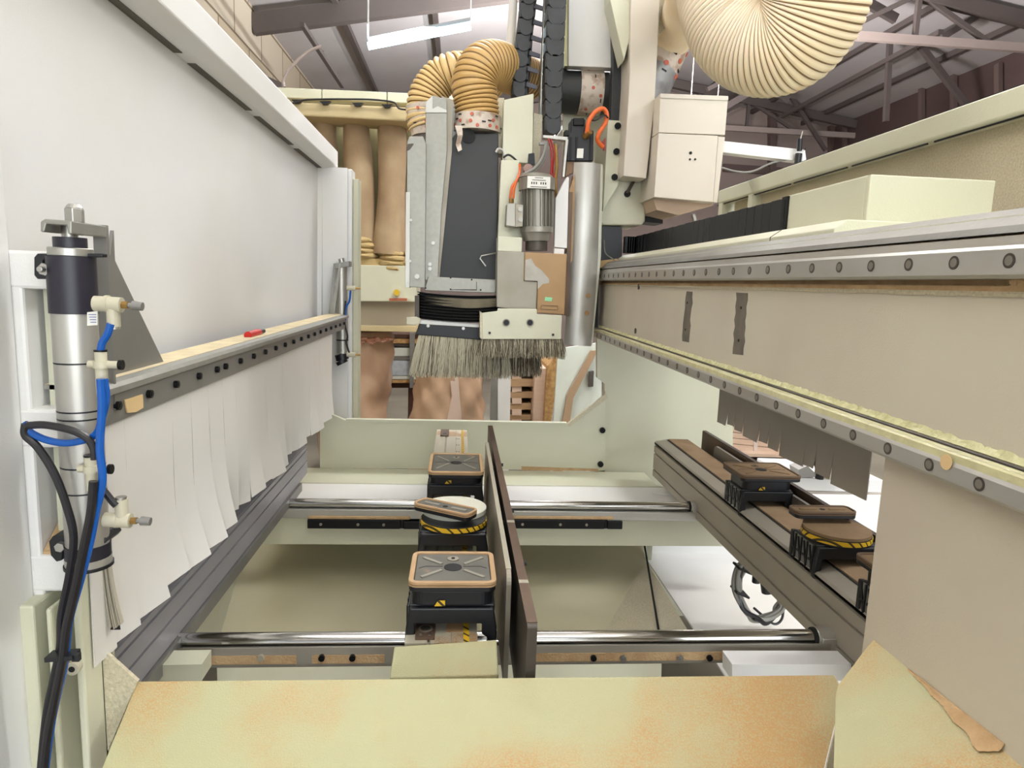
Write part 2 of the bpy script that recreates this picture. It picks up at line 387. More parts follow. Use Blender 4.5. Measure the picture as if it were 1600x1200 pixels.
# --- pneumatic cylinder near
def air_cyl(name, label, cx, cy, zt, s, fit_side=1):
    """zt: z of the underside of the top nut; s scale"""
    t = thing(name, label, 'pneumatic cylinder', (cx,cy,zt-.55*s))
    r = .0245*s
    def c(z0, z1, rr, nm, m, n=28, sm=True, lab=None, bv=0): return B().cyl((cx,cy,zt+z0*s), (cx,cy,zt+z1*s), rr*s, n=n).build(nm, m, t, smooth=sm, label=lab, bevel=bv)
    c(-.363,-.078, .0242, 'barrel', alu); c(-.078,-.012, .0258, 'head_cap', navy); c(-.012,-.002, .0235, 'lock_ring', zinc, bv=.001)
    c(-.002,.010, .0175, 'boss', navy); c(.010,.026, .0085, 'piston_rod', zinc)
    c(-.380,-.363, .0255, 'end_cap', navy); c(-.389,-.380, .026, 'end_ring', alu); c(-.393,-.389, .0275, 'rubber_ring', black)
    return t
cy0 = .845; top = P(121,377,y=cy0)
cx0 = P(124,600,y=cy0).x
c1 = air_cyl('pneumatic_cylinder', 'large pneumatic cylinder with dark cap and aluminium barrel, nearest on the left', cx0-.001, cy0, top.z-.006, 1.0)
zc = top.z-.006
qn = P(117,345,y=cy0); zn = qn.z
b = B(); b.cyl((qn.x,cy0,zn-.002),(qn.x,cy0,zn+.014), .0105, n=6); b.cyl((qn.x,cy0,zn+.014),(qn.x,cy0,zn+.019), .0095, .006, n=16); b.build('top_nut', zinc, c1, bevel=.001)
# clamp bracket with bolt
b = B(); b.prism(PL([(58,396),(160,396),(160,402),(72,402),(66,408),(66,428),(90,430),(90,436),(58,436),(53,430),(53,402)], y=.838), (0,.012,0)).build('clamp_bracket', black, c1, bevel=.001)
b = B(); q = P(71,421,y=.83); b.cyl(q-V((0,.004,0)), q+V((0,.012,0)), .0075, n=6); b.cyl(q-V((0,.012,0)), q, .0035, n=10); b.build('clamp_bolt', zinc, c1, bevel=.0008)
b = B(); b.prism(PL([(82,838),(160,836),(166,846),(160,853),(98,856),(96,876),(88,878),(79,868),(76,846)], y=.838), (0,.04,0)).build('foot_bracket', black, c1, bevel=.001)
b = B(); q = P(92,856,y=.83); b.cyl(q, q+V((0,.012,0)), .006, n=6).build('foot_bolt', zinc, c1)
for py in (566, 640, 652, 726, 765):
    q = P(128,py,y=cy0); b = B(); b.cyl((cx0-.001,cy0,q.z-.001),(cx0-.001,cy0,q.z+.001), .0243, n=28); b.build('cable_tie', black, c1)
b = B(); b.prism(PL([(136,488),(152,486),(152,508),(136,509)], y=cy0-.0243), (0,.002,0)).build('maker_sticker', label_m, c1)
b = B()
for k in range(4): b.prism(PL([(138+k,491+4*k),(150,491+4*k),(150,492+4*k),(138+k,492+4*k)], y=cy0-.0248), (0,.001,0))
b.build('sticker_print', mat('blue_ink', (70,80,150), .5), c1)
def fitting(t, px, py, s=1, down=1, y=.822):
    """T shaped flow-control fitting: body to the right, branch down or up"""
    a = P(px, py, y=y); u = .0245*s; k = V((0,0,-down))
    b = B(); b.cyl(a, a+V((.030*s,0,-.001)), .0088*s, n=20); b.cyl(a+V((.020*s,0,0)), a+V((.020*s,0,0))+k*.026*s, .0072*s, n=20); b.cyl(a+V((.012*s,0,0)), a+V((.016*s,0,0)), .0098*s, n=20)
    b.build('flow_fitting', ivory, t, smooth=True)
    b = B(); b.cyl(a+V((.030*s,0,-.001)), a+V((.037*s,0,-.001)), .0045*s, n=6); b.build('fitting_collar', brass, t, smooth=True)
    b = B(); b.cyl(a+V((.020*s,0,0))+k*.026*s, a+V((.020*s,0,0))+k*.029*s, .0062*s, n=18); b.build('hose_collar', zinc, t, smooth=True)
    b = B(); b.cyl(a+V((.037*s,0,-.001)), a+V((.050*s,0,-.002)), .0030*s, n=10); b.cyl(a+V((.042*s,0,-.001)), a+V((.053*s,0,-.002)), .0056*s, .005*s, n=14); b.build('adjusting_knob', plate_s, t, smooth=True)
    return a+V((.020*s,0,0))+k*.029*s
f1 = fitting(c1, 148, 474); f2 = fitting(c1, 164, 812, down=-1)
def inline(px, py, h=.05):
    a = P(px,py,y=.816); b = B(); b.cyl(a, a-V((0,0,h)), .0065, n=18); b.cyl(a-V((0,0,.012)), a-V((0,0,.020)), .0085, n=18); b.cyl(a+V((-.014,0,-.016)), a+V((.020,0,-.016)), .0045, n=12); b.build('inline_valve', ivory, c1, smooth=True)
    b = B(); b.cyl(a+V((.020,0,-.016)), a+V((.024,0,-.016)), .006, n=12); b.cyl(a+V((0,0,.001)),a+V((0,0,-.001)),.0072,n=14); b.build('valve_screw', boltb, c1, smooth=True)
    return a
inline(157,548); inline(141,712, .042)
# hoses by path
def pathtube(name, pts, r, m, label, cat='air hose', y=.815, par=None, seg=8):
    p = [P(q[0], q[1], y=(q[2] if len(q) > 2 else y)) for q in pts]
    return B().sweep(smooth(p, seg), r, 10).build(name, m, par, smooth=True, label=label, cat=cat)
pathtube('air_hose', [(173,506),(168,522),(160,535),(157,548)], .0042, bluet, 'short blue air hose between the top fitting and the valve on the cylinder')
pathtube('air_hose', [(157,592),(159,640),(156,700),(160,750),(150,800),(140,850),(126,905),(108,970),(100,1040),(82,1120),(68,1220)], .0046, bluet, 'long blue air hose running down beside the large cylinder', y=.80)
pathtube('air_hose', [(163,592),(166,620),(160,650),(148,680),(110,692),(75,688),(48,676),(40,666),(44,662)], .0042, bluet, 'blue air hose looping left around the large cylinder', y=.808)
pathtube('air_hose', [(42,665),(70,664),(110,672),(135,684),(146,700),(148,718)], .0044, blackt, 'black air hose arching left over the cylinder into the valve', y=.800)
pathtube('air_hose', [(40,662),(40,680),(60,700),(85,740),(104,790),(115,840),(108,900),(96,960),(94,1010),(84,1060),(72,1120),(62,1220)], .0046, blackt, 'black air hose hanging from the loop down the frame column', y=.806)
pathtube('air_hose', [(146,752),(142,800),(130,860),(118,920),(104,980),(98,1030),(86,1090),(74,1150),(66,1220)], .005, blackt, 'black air hose bundled directly against the long blue hose', y=.792)
pathtube('air_hose', [(160,764),(168,774),(176,784),(182,790)], .0042, blackt, 'short black air hose entering the lower fitting', y=.815)
b = B(); q = P(98,1024,y=.797); b.obox(q, .032, .018, .0055, Matrix.Rotation(math.radians(-4),3,'Y')); b.obox(q+V((.018,-.004,.0)), .008,.006,.009); b.build('hose_clip', black, label='black cable clip around the hoses low on the left', cat='cable clip')
# --- far pneumatic cylinder
cyf = 2.90
tp = P(531,410,y=cyf); c2 = thing('pneumatic_cylinder', 'small slim far pneumatic cylinder beside the pale end post', 'pneumatic cylinder', (tp.x,cyf-.03,P(534,570,y=cyf).z))
def cc(y0, y1, r, nm, m): 
    a = P(533,y0,y=cyf-.03); e = P(535.5,y1,y=cyf-.03); B().cyl(a, e, r, n=20).build(nm, m, c2, smooth=True)
cc(414,552,.0235,'barrel',alu); cc(553,562,.027,'end_cap',black); cc(563,568,.024,'end_ring',black); cc(404,414,.012,'top_nut',zinc)
b = B(); b.prism(PL([(521,412),(545,408),(545,416),(522,420)], y=cyf-.06), (0,.08,0)); b.prism(PL([(521,412),(524,412),(519,490),(513,494)], y=cyf-.06), (0,.004,0)); b.build('bracket', plate_s, c2)
b = B(); b.prism(PL([(515,494),(522,494),(533,412),(530,412)], y=cyf-.065), (0,.004,0)).build('bracket_web', galv, c2)
for py in (450, 554):
    a = P(542,py,y=cyf-.06); b = B(); b.cyl(a, a+V((.035,0,0)), .010, n=12).build('flow_fitting', ivory, c2, smooth=True)
    b = B(); b.cyl(a+V((.035,0,0)), a+V((.055,0,0)), .004, n=8); b.build('adjusting_knob', brass, c2, smooth=True)
b = B(); b.sweep(smooth(PL([(548,452),(546,470),(541,480),(539,500)], y=cyf-.06)), .004, 8).build('blue_tube', bluet, c2, smooth=True)
b = B(); b.sweep(smooth(PL([(540,470),(538,500),(543,525),(541,535),(546,552)], y=cyf-.062)), .0035, 8).build('black_tube', blackt, c2, smooth=True)
b = B(); a = P(535,532,y=cyf-.03); b.cyl(a, a+V((0,0,.005)), .025, n=18).build('cable_tie', boltb, c2)
# --- red clip lying on bar
a = P(400,521,x=-.50); t = thing('marker_pen', 'red and black marker pen lying on the dusty steel bar', 'pen', a)
b = B(); b.cyl(P(387,524,x=-.50), P(404,519,x=-.50), .009, n=16).build('barrel', redp, t, smooth=True)
b = B(); b.cyl(P(404,519,x=-.50), P(412,517,x=-.50), .0075, .005, n=16).build('cap', black, t, smooth=True)
# --- left support rail
def groove_rail(name, label, x0, x1, y0, y1, zt, zb, side, gz, top_m, body_m=extr):
    t = thing(name, label, 'support rail', ((x0+x1)/2, (y0+y1)/2, zb))
    b = B(); pts = []
    # side with grooves facing `side` (-1: faces -x, +1: faces +x)
    xs = x0 if side < 0 else x1; dv = -side*.006
    prof = [(xs-side*.05, zt), (xs, zt-.012)] if side < 0 else [(xs, zt)]
    for g in gz: prof += [(xs, g+.003), (xs+dv, g+.003), (xs+dv, g-.003), (xs, g-.003)]
    prof += [(xs, zb), ((x1 if side < 0 else x0), zb), ((x1 if side < 0 else x0), zt)]
    b.prism([(x, y0, z) for x, z in prof], (0, y1-y0, 0)).build('rail_body', body_m, t)
    return t
lil = mat('lilac_grey_anodised', (168,166,172), .45, .3, var=(158,156,160), vs=3)
lr = groove_rail('support_rail', 'grey support rail running under the white strip curtain on the left', -.66,-.53, .95,2.42, -.60,-.70, 1, [-.615,-.655], railtop, lil)
B().box(-.655,-.535, .955,2.415, -.5995,-.598).build('top_strip', lil, lr)
B().box(-.60,-.522, 1.0,2.3, -.73,-.702).build('lower_profile', plate_s, lr)
# ================================================================ RAILS, RODS, PODS
# --- centre support rail
cr = thing('support_rail', 'centre support rail carrying three suction pods, yellow scale along it', 'support rail', (-.016,1.85,-.71))
b = B(); b.prism([(x,1.065,z) for x,z in ((-.077,-.60),(-.040,-.60),(-.040,-.604),(-.036,-.604),(-.036,-.60),(.045,-.60),(.045,-.71),(-.077,-.71),(-.077,-.66),(-.072,-.66),(-.072,-.65),(-.077,-.65))], (0,1.66,0)).build('rail_body', railtop, cr)
B().box(.021,.031, 1.066,2.72, -.6,-.5990).build('scale_tape', ticks, cr)
B().box(-.036,-.034, 1.066,2.72, -.6,-.5995).build('groove_line', extr, cr)
B().box(.0,.0015, 1.066,2.72, -.6,-.5995).build('groove_line', extr, cr)
def idx_plate(y0, y1):
    b = B(); b.rbox(-.044,(y0+y1)/2,-.60,-.5955,.033,y1-y0,.003); o = b.build('index_plate', brownst, cr)
    b = B(); cy = y0+.03; b.cyl((-.044,cy,-.5955),(-.044,cy,-.5945),.0125,n=24); b.build('dial_ring', aluD, cr)
    b = B(); b.cyl((-.044,cy,-.5945),(-.044,cy,-.5938),.0085,n=24); b.build('dial_centre', dsteel, cr)
    for x in (-.0515,-.0365):
        b = B(); b.cyl((x,y0+.010,-.5955),(x,y0+.010,-.5942),.003,n=12); b.build('plate_screw', zinc, cr)
idx_plate(1.075,1.15); idx_plate(2.60,2.715)
B().box(-.008,.020, 1.10,1.17, -.6,-.5992).build('brown_label', mat('dust_patch', (186,152,112), .8, var=(170,132,94), vs=60), cr)
B().box(-.008,.030, 1.37,1.44, -.6,-.5993).build('brown_label', MATS['dust_patch'], cr)
B().box(-.03,.012, 1.62,1.66, -.6,-.5993).build('brown_label', MATS['dust_patch'], cr)
for k in range(6):
    b = B(); b.box(.002,.006, 2.06+.1*k,2.068+.1*k, -.6,-.5993); b.box(.010,.014, 2.06+.1*k,2.068+.1*k, -.6,-.5993); b.build('position_mark', dsteel, cr)
b = B(); b.cyl((.005,1.33,-.6),(.005,1.33,-.5985),.007,n=20).build('rail_screw', aluD, cr)
# end cover of the centre rail
t = thing('rail_end_cover', 'small tilted cream box cover on the near end of the centre rail', 'cover', (0,1.0,-.68))
pn0 = (0,1.06,-.590); nn0 = (-.10,-.42,1); a = [PP(616,1010,pn0,nn0), PP(776,999,pn0,nn0), PP(779,1054,pn0,nn0), PP(609,1059,pn0,nn0)]
b = B(); b.prism(a, (0,.0,-.05)); b.build('cover_lid', apronm, t, bevel=.002)
b = B(); lo = V((0,0,-.085)); b.prism([a[0]+V((.004,0,-.052)),a[1]+V((-.004,0,-.052)),a[2]+V((-.004,.002,-.052)),a[3]+V((.004,.002,-.052))], (0,0,-.06)).build('cover_body', cream, t)
b = B(); b.beam(a[3]+V((0.01,.012,.0012)), a[2]+V((-.01,.010,.0012)), .0015,.002); b.build('seam', zinc, t)
# --- side fences next to centre rail
def fence(name, label, x0, x1, y0, y1, z0, z1, m, em, rc=.02):
    t = thing(name, label, 'stop bar', ((x0+x1)/2,(y0+y1)/2,z0))
    pts = [(x0,y1,z0),(x0,y1,z1-rc)]+[(x0,y1-rc+rc*math.cos(a),z1-rc+rc*math.sin(a)) for a in [math.pi/2*k/5 for k in range(1,6)]]
    pts += [(x0,y0+rc-rc*math.sin(a),z1-rc+rc*math.cos(a)) for a in [math.pi/2*k/5 for k in range(0,6)]]+[(x0,y0,z0+.01),(x0,y0+.02,z0)]
    b = B(); b.prism(pts, (x1-x0,0,0)); b.build('plate', m, t)
    B().box(x0-.0006,x1+.0006, y0+rc,y1-rc, z1-.0005,z1+.0012).build('top_edge', em, t)
    return t
g1 = fence('stop_bar', 'silver-grey upright bar with bright rounded edge beside the centre rail', .092,.100, 1.086,2.06, -.690,-.487, aluD, paleg)
g2 = fence('stop_bar', 'long dark brown upright bar to the right of the silver one', .112,.127, .932,2.34, -.690,-.497, dsteel, brownst, .006)
for yy in (1.62,2.05,1.30):
    b = B(); b.cyl((.127,yy,-.56),(.137,yy,-.56),.008,n=14); b.cyl((.137,yy,-.56),(.149,yy,-.56),.005,n=10); b.build('stop_screw', boltb, g2, smooth=True)
for px, py in ((803,962),(783,875)):
    q = P(px+28 if px > 800 else px+15,py,x=.105).y
for yy in (1.07,1.36):
    B().box(.1115,.1275, yy,yy+.012, -.4958,-.4950).build('edge_mark', paleg, g2)
for yy in (1.45, 1.9):
    b = B(); b.cyl((.100,yy,-.53),(.112,yy,-.53),.006,n=10); b.build('spacer', boltb, g2)
# --- guide rods
def rod(label, y, z, xa, xb, r, brk=True):
    t = thing('guide_rod', label, 'guide rod', ((xa+xb)/2,y,z-r-.02))
    B().cyl((xa,y,z),(xb,y,z),r,n=36).build('rod', rodm, t, smooth=True)
    B().box(xa-.05,xb+.05,y-.022,y+.022,z-r-.030,z-r).build('rod_support', alu, t, bevel=.002)
    for s, xx in ((1,xa),(-1,xb)):
        b = B(); b.cyl((xx,y,z),(xx-s*.045,y,z),r*1.35,n=28); b.obox((xx-s*.03,y,z-r*.6),.05,r*3,r*2.2); b.build('bearing_block', alu, t, smooth=True, bevel=.002)
        b = B(); b.cyl((xx+s*.006,y,z),(xx-s*.001,y,z),r*1.28,n=28); b.build('wiper_seal', blackr, t, smooth=True)
    return t
r1 = rod('near polished guide rod crossing just behind the dusty front cover', 1.285,-.715,-.565,.765,.0155)
r2 = rod('far thin polished guide rod crossing behind the three centre pods', 2.13,-.716,-.575,.785,.0140)
for px, m in ((408,paleg),(503,boltb),(551,boltb),(927,boltb),(973,zinc),(1062,zinc),(1108,boltb),(1196,boltb)):
    q = P(px,1027,y=1.26); 
    b = B(); b.cyl((q.x,1.262,q.z),(q.x,1.254,q.z),.0062,n=16); b.cyl((q.x,1.2541,q.z),(q.x,1.253,q.z),.003,n=6); b.build('support_bolt', m, r1, smooth=True)
b = B(); b.box(-.60,.79, 1.2615,1.2629, P(500,1042,y=1.26).z, P(500,1012,y=1.26).z).build('support_face', extr, r1, bevel=.002)
for (xa_,xb_) in ((.14,.70),(-.52,-.30),(-.27,-.13)): B().box(xa_,xb_, 1.2595,1.2612, P(500,1037,y=1.26).z, P(500,1024,y=1.26).z).build('dust_line', sawd, r1)
# channel under the front rod
t = thing('cable_tray', 'dark open steel channel with sawdust below the near guide rod', 'channel', (0,1.14,-.80))
b = B(); b.box(-.50,.62, 1.02,1.19, -.80,-.795); b.box(-.50,.62, 1.19,1.196, -.80,-.752); b.build('tray_body', dsteel, t)
rows = []
for i in range(9):
    row = []
    for j in range(5): row.append((-.40+.26*i/8, 1.06+.12*j/4, -.795+.022*math.sin(math.pi*i/8)*math.sin(math.pi*(j+.5)/5)+.002*random.random()))
    rows.append(row)
B().sheet(rows,-.003).build('sawdust_heap', sawd, t, smooth=True)
B().box(.16,.55, 1.10,1.16, -.795,-.785).build('tray_dust', sawd, t)
B().box(-.12,.0, 1.16,1.18, -.795,-.775).build('tray_dust', sawdD, t)
b = B()
for x in (-.42,-.39,.14,.52): b.box(x,x+.015, 1.08,1.17, -.795,-.775)
b.build('tray_clip', galv, t)
for x_ in (-.4,.5): B().box(x_,x_+.04,1.08,1.12,-1.5,-.80).build('tray_leg', dsteel, t)
# --- cream blocks at the rod ends
t1 = struct(B().prism(PL([(212,1040),(315,1038),(315,1064),(228,1064)], y=1.19),(0,.05,0)), 'trim_1', cream)
t2 = struct(B().prism(PL([(1144,1038),(1330,1038),(1330,1064),(1144,1064)], y=1.19),(0,.05,0)), 'trim_2', white)
# --- suction pods
def pod(kind, top_m, gas_m, dusty=False):
    """local origin on rail top centre"""
    t = thing('suction_pod', 'x', 'suction pod', (0,0,0))
    W, D = .150, .118
    b = B()     # base: U shaped saddle
    b.prism([(-.078,-.060,.012),(-.072,-.060,.048),(.072,-.060,.048),(.078,-.060,.012),(.078,-.060,-.012),(.066,-.060,-.018),(.060,-.060,-.006),(.052,-.060,.0),(.052,-.060,.019),(-.062,-.060,.019),(-.062,-.060,-.02),(-.070,-.060,-.03),(-.080,-.060,-.022)], (0,.012,0))
    b.box(-.074,.074,-.048,.050,.016,.050); b.box(-.078,-.066,.046,.060,-.02,.048); b.box(.066,.078,.046,.060,-.02,.048)
    b.box(.062,.076,-.052,-.036,-.03,.01)
    b.build('base', black, t, bevel=.003)
    # truss-like ribs on the left cheek
    b = B()
    for k in range(4):
        y = -.044+.026*k
        b.beam((-.0765,y,-.016),(-.0765,y,.046),.004,.003,(1,0,0)); b.beam((-.0765,y,-.012),(-.0765,y+.016,.042),.004,.003,(1,0,0)); b.beam((-.0765,y,.010),(-.0765,y+.018,.010),.004,.003,(1,0,0))
    b.build('cheek_rib', black, t)
    B().box(-.0748,-.0742,-.045,.046,-.012,.046).build('cheek_panel', plate_s, t)
    if kind == 'round':
        b = B(); b.cyl((0,0,.050),(0,0,.066),.074,n=48).build('swivel_ring', black, t, smooth=True)
        b = B(); b.cyl((0,0,.054),(0,0,.064),.0755,n=48).build('scale_ring', ticks, t, smooth=True)
    else:
        b = B(); b.rbox(0,0,.050,.078,.140,.112,.02).build('body', black, t, bevel=.003)
        b = B(); b.prism([(-.030,-.0605,.052),(-.012,-.0605,.052),(-.012,-.0605,.062),(-.024,-.0605,.062)],(0,.002,0)).build('scale_mark', ticks, t)
    return t
def plate(t, w, d, z, top_m, gas_m, rot=0, c=(0,0), small=False, gw=.009):
    cx, cy = c
    b = B(); b.rbox(cx,cy,z-.012,z,w*.985,d*.985,.014,rot).build('plate_skirt', black, t, bevel=.002)
    b = B(); b.rbox(cx,cy,z,z+.006,w,d,.016,rot,inner=gw).build('gasket', gas_m, t, bevel=.0015)
    b = B(); b.rbox(cx,cy,z-.003,z-.0005,w,d,.016,rot,inner=.004).build('lower_gasket', gas_m, t)
    tp = B(); tp.rbox(cx,cy,z,z+.0035,w-2*gw-.003,d-2*gw-.003,.008,rot); tp = tp.build('top_plate', top_m, t)
    R = Matrix.Rotation(rot,3,'Z'); c3 = V((cx,cy,0))
    f = lambda x,y,zz: c3+R@V((x,y,zz))
    b = B(); b.cyl(f(0,0,z+.0034),f(0,0,z+.0042),(.016 if not small else .006),n=28); b.build('suction_hole', blackr, tp)
    if not small:
        b = B(); b.cyl(f(0,d*.27,z+.0034),f(0,d*.27,z+.005),.0105,n=24); b.build('valve_disc', aluD if top_m is podtop else gasketD, tp)
        b = B(); b.obox(f(0,d*.27,z+.0055),.006,.006,.001,R); b.build('valve_socket', blackr, tp)
    for sx in (-1,1):
        for sy in (-1,1):
            if small and sy > 0: continue
            b = B()
            if small: b.obox(f(sx*w*.24,0,z+.0042),w*.26,.009,.002,R)
            else: b.beam(f(sx*.020,sy*.013,z+.0042),f(sx*w*.36,sy*d*.31,z+.0042),.0062,.0022)
            b.build('ridge', mat('pod_ridge', (138,134,122), .5) if top_m is podtop else podtopD, tp)
    if not small:
        b = B()
        for sx in (-1,1): b.beam(f(sx*.018,.004,z+.0036),f(sx*w*.33,.004,z+.0036),.0015,.0006); b.beam(f(sx*w*.33,.004,z+.0036),f(sx*w*.40,-.004,z+.0036),.0012,.0006)
        b.build('score_line', blackr, tp)
ZT = -.60
pa = pod('square', podtop, gasket); plate(pa, .150,.136,.092, podtop, gasket)
pa.location = (.0005,1.153,ZT); pa['label'] = 'large square suction pod with tan seal, nearest of the three on the centre rail'; pa['group'] = 'suction pods on the centre rail'
pc = pod('square', podtop, gasket); plate(pc, .150,.205,.092, podtop, gasket)
pc.location = (.003,1.862,ZT); pc['label'] = 'square suction pod with tan seal, farthest of the three on the centre rail'; pc['group'] = 'suction pods on the centre rail'
pb = pod('round', podtop, gasket)
b = B(); b.cyl((.0,.045,.066),(.0,.045,.076),.076,n=48); b.build('white_disc', whitep, pb, smooth=True)
plate(pb, .150,.052,.091, podtop, gasket, rot=math.radians(-32), c=(-.020,-.012), small=True, gw=.006)
pb.location = (.000,1.50,ZT); pb['label'] = 'middle suction pod on the centre rail, with narrow pad askew on a white disc'; pb['group'] = 'suction pods on the centre rail'
# --- right support rail with pods
rr = groove_rail('support_rail', 'sawdust covered support rail on the right with three suction pods in view', .80,.935, 1.02,2.62, -.60,-.75, -1, [-.622,-.655,-.722], sawdD, mat('dull_rail_side', (166,158,144), .55, .2, var=(152,144,130), vs=2))
b = B(); b.prism([(.80,1.02,-.612),(.806,1.02,-.6075),(.85,1.02,-.5995),(.85,1.02,-.601),(.80,1.02,-.62)],(0,1.6,0)).build('top_slope', extr, rr)
B().box(.852,.932, 1.03,2.61, -.6,-.596).build('sawdust_layer', sawdD, rr)
B().box(.846,.851, 1.03,2.61, -.6,-.5985).build('edge_groove', blackr, rr)
g3 = fence('stop_bar', 'dark upright bar behind the pods of the right rail', .968,.980, 1.05,2.55, -.70,-.545, brownst, dsteel, .006)
g4 = fence('stop_bar', 'grey upright bar between the right rail and its dark bar', .948,.956, 1.05,2.37, -.70,-.562, plate_s, plate_s, .02)
for g_ in (g3,g4):
    for y_ in (1.3,2.13): B().box(.93,.982, y_,y_+.05, -.712,-.700).build('foot_plate', plate_s, g_)
def setpod(p, px, py, lab, dx=0):
    q = P(px,py,z=-.50); p.location = (.868+dx, q.y, ZT); p['label'] = lab; p['group'] = 'suction pods on the right rail'
p4 = pod('square', podtopD, gasketD); plate(p4, .175,.15,.092, podtopD, gasketD, gw=.006); p4.location = (.878,1.835,ZT)
p4['label'] = 'sawdust coated square suction pod, farthest on the right rail'; p4['group'] = 'suction pods on the right rail'
p5 = pod('round', podtopD, gasketD); b = B(); b.cyl((0,0,.066),(0,0,.073),.073,n=40).build('disc', podtopD, p5, smooth=True)
plate(p5, .150,.052,.095, podtopD, gasketD, rot=0, c=(-.01,.050), small=True, gw=.005); p5.location = (.877,1.43,ZT)
p5['label'] = 'dusty suction pod with narrow pad and yellow scale ring on the right rail'; p5['group'] = 'suction pods on the right rail'
p6 = pod('square', podtopD, gasketD); plate(p6, .175,.14,.092, podtopD, gasketD, gw=.006); p6.location = (.878,1.155,ZT)
p6['label'] = 'suction pod half hidden by the big panel, nearest on the right rail'; p6['group'] = 'suction pods on the right rail'
# ================================================================ FAR END, SHELF, PAN
e = thing('end_wall', 'wide low cream end plate closing the far side below the brushes', 'machine panel', (0,2.86,-1.0))
b = B(); b.prism(PL([(500,690),(500,640),(540,657),(886,663),(946,622),(946,735),(500,731)], y=2.84), (0,.02,0)); b.build('plate', cream, e)
B().prism(PL([(540,655),(886,661),(886,665),(540,659)], y=2.835), (0,.03,0)).build('top_lip', cream, e)
b = B(); b.prism(PL([(886,663),(944,618),(946,612),(950,622),(890,667)], y=2.832), (0,.02,0)); b.build('weld_fold', creamT, e)
for px, py in ((941,672),(938,725)):
    q = P(px,py,y=2.838); b = B(); b.cyl(q+V((0,.002,0)), q-V((0,.010,0)), .0125, n=20).build('bolt', boltb, e, smooth=True)
b = B(); b.prism(PL([(815,729),(935,733),(935,736),(815,735)], y=2.836), (0,.004,0)).build('sawdust_line', sawd, e)
# far leg
b = B(); L = thing('machine_leg', 'broad cream far leg under the beam, right of the end plate', 'machine leg', (.85,2.9,-1.5))
b.prism(PL([(946,520),(1145,520),(1145,780),(946,745)], y=2.87), (0,.02,0)); b.build('front_sheet', cream, L)
b = B(); b.prism([P(933,500,y=2.86),P(950,500,y=2.86),P(950,740,y=2.86),P(945,740,y=2.86),P(945,600,y=2.86),P(933,590,y=2.86)], (0,.03,0)).build('edge_return', cream, L)
b = B(); b.box(.62,1.14,2.89,3.0,-1.5,-.75).build('leg_body', cream, L)
# shelf cross beam
s = thing('cross_beam', 'cream cross beam behind the far guide rod', 'machine beam', (0,2.4,-.88))
B().box(-.64,.83, 2.63,2.84, -.86,-.80).build('rear_ledge', cream, s, bevel=.003)
B().box(-.70,.86, 2.17,2.627, -.86,-.803).build('front_ledge', white, s, bevel=.003)
B().box(-.85,1.0, 2.14,2.168, -.86,-.757).build('front_web', cream, s, bevel=.003)
b = B()
for x in (-.43,-.16,.19,.42): b.box(x,x+.055, 2.1385,2.1396, -.7655,-.7605)
b.build('slot', blackr, s)
def slotbar(label, a, c, yy=2.10):
    t = thing('slotted_bar', label, 'bar', (P((a+c)/2,815,y=yy).x,yy,-.80))
    x0 = P(a,815,y=yy).x; x1 = P(c,818,y=yy).x; z1 = P(a,812,y=yy).z; z0 = P(a,826,y=yy).z
    b = B(); b.box(x0,x1-.06, yy,yy+.03, z0,z1); b.box(x1-.05,x1, yy,yy+.03, z0,z1-.004); b.box(x1-.06,x1-.05,yy+.004,yy+.03,z0,z1); b.build('bar', boltb, t, bevel=.002)
    B().box(x0,x1-.03, yy+.004,yy+.037, z1,z1+.011).build('sawdust_heap', sawd, t, bevel=.003)
    for f in (.12,.45,.68): q = Q(x0,x1,f); B().cyl((q,yy+.001,(z0+z1)/2),(q,yy-.003,(z0+z1)/2),.0045,n=12).build('bar_screw', aluD, t)
slotbar('black slotted bar left of the centre rail below the far rod', 480,655); slotbar('black slotted bar right of the centre rail below the far rod', 795,973)
# pan
pn = thing('chip_pan', 'cream sheet-metal chip pan under the guide rods', 'pan', (0,2.0,-1.2))
zf = -1.02
b = B(); b.prism([P(384,842,z=zf),P(1003,846,z=zf),P(1034,1002,z=zf),P(338,1002,z=zf),(-.55,1.0,zf)][:4]+[], (0,0,-.01)).build('pan_floor', creamD, pn)
b = B(); b.box(P(384,842,z=zf).x-.05,P(1006,846,z=zf).x+.02, P(384,842,z=zf).y,P(384,842,z=zf).y+.02, zf,-.86).build('pan_back', cream, pn)
b = B(); b.prism([P(338,1002,z=zf),P(1034,1002,z=zf),(.45,1.25,-1.15),(-.45,1.25,-1.15)], (0,0,-.01)).build('pan_front', cream, pn)
b = B(); b.prism([P(380,862,z=zf),P(338,1002,z=zf),(-.62,1.3,-.80),(-.90,2.52,-.80)], (.006,0,0)).build('side_slope', cream, pn)
b = B(); q0 = P(1006,836,y=2.50); b.beam(P(1005,840,z=zf+.08), P(1032,1002,z=zf), .006,.005); b.build('seam_line', blackr, pn)
b = B(); b.prism([P(1010,876,z=zf+.03), P(1086,1004,z=zf), P(1030,1004,z=zf)], (.004,0,-.02)); b.build('gusset', creamT, pn)
b = B(); b.prism([P(1010,876,z=zf+.03), P(934,1004,z=zf+.002), P(1030,1004,z=zf+.002)], (0,0,-.004)); b.build('gusset_left', creamT, pn)
b = B(); b.box(P(1015,870,z=zf).x, 1.9, 1.3,2.53, zf-.03,zf-.025).build('side_tray', white, pn)
B().box(P(1015,850,y=2.54).x,1.9, 2.53,2.55, zf-.03,-.80).build('side_tray_back', white, pn)
b = B(); b.beam(P(1014,872,z=zf+.01),P(1016,836,y=2.5),.02,.02).build('corner_post', cream, pn)
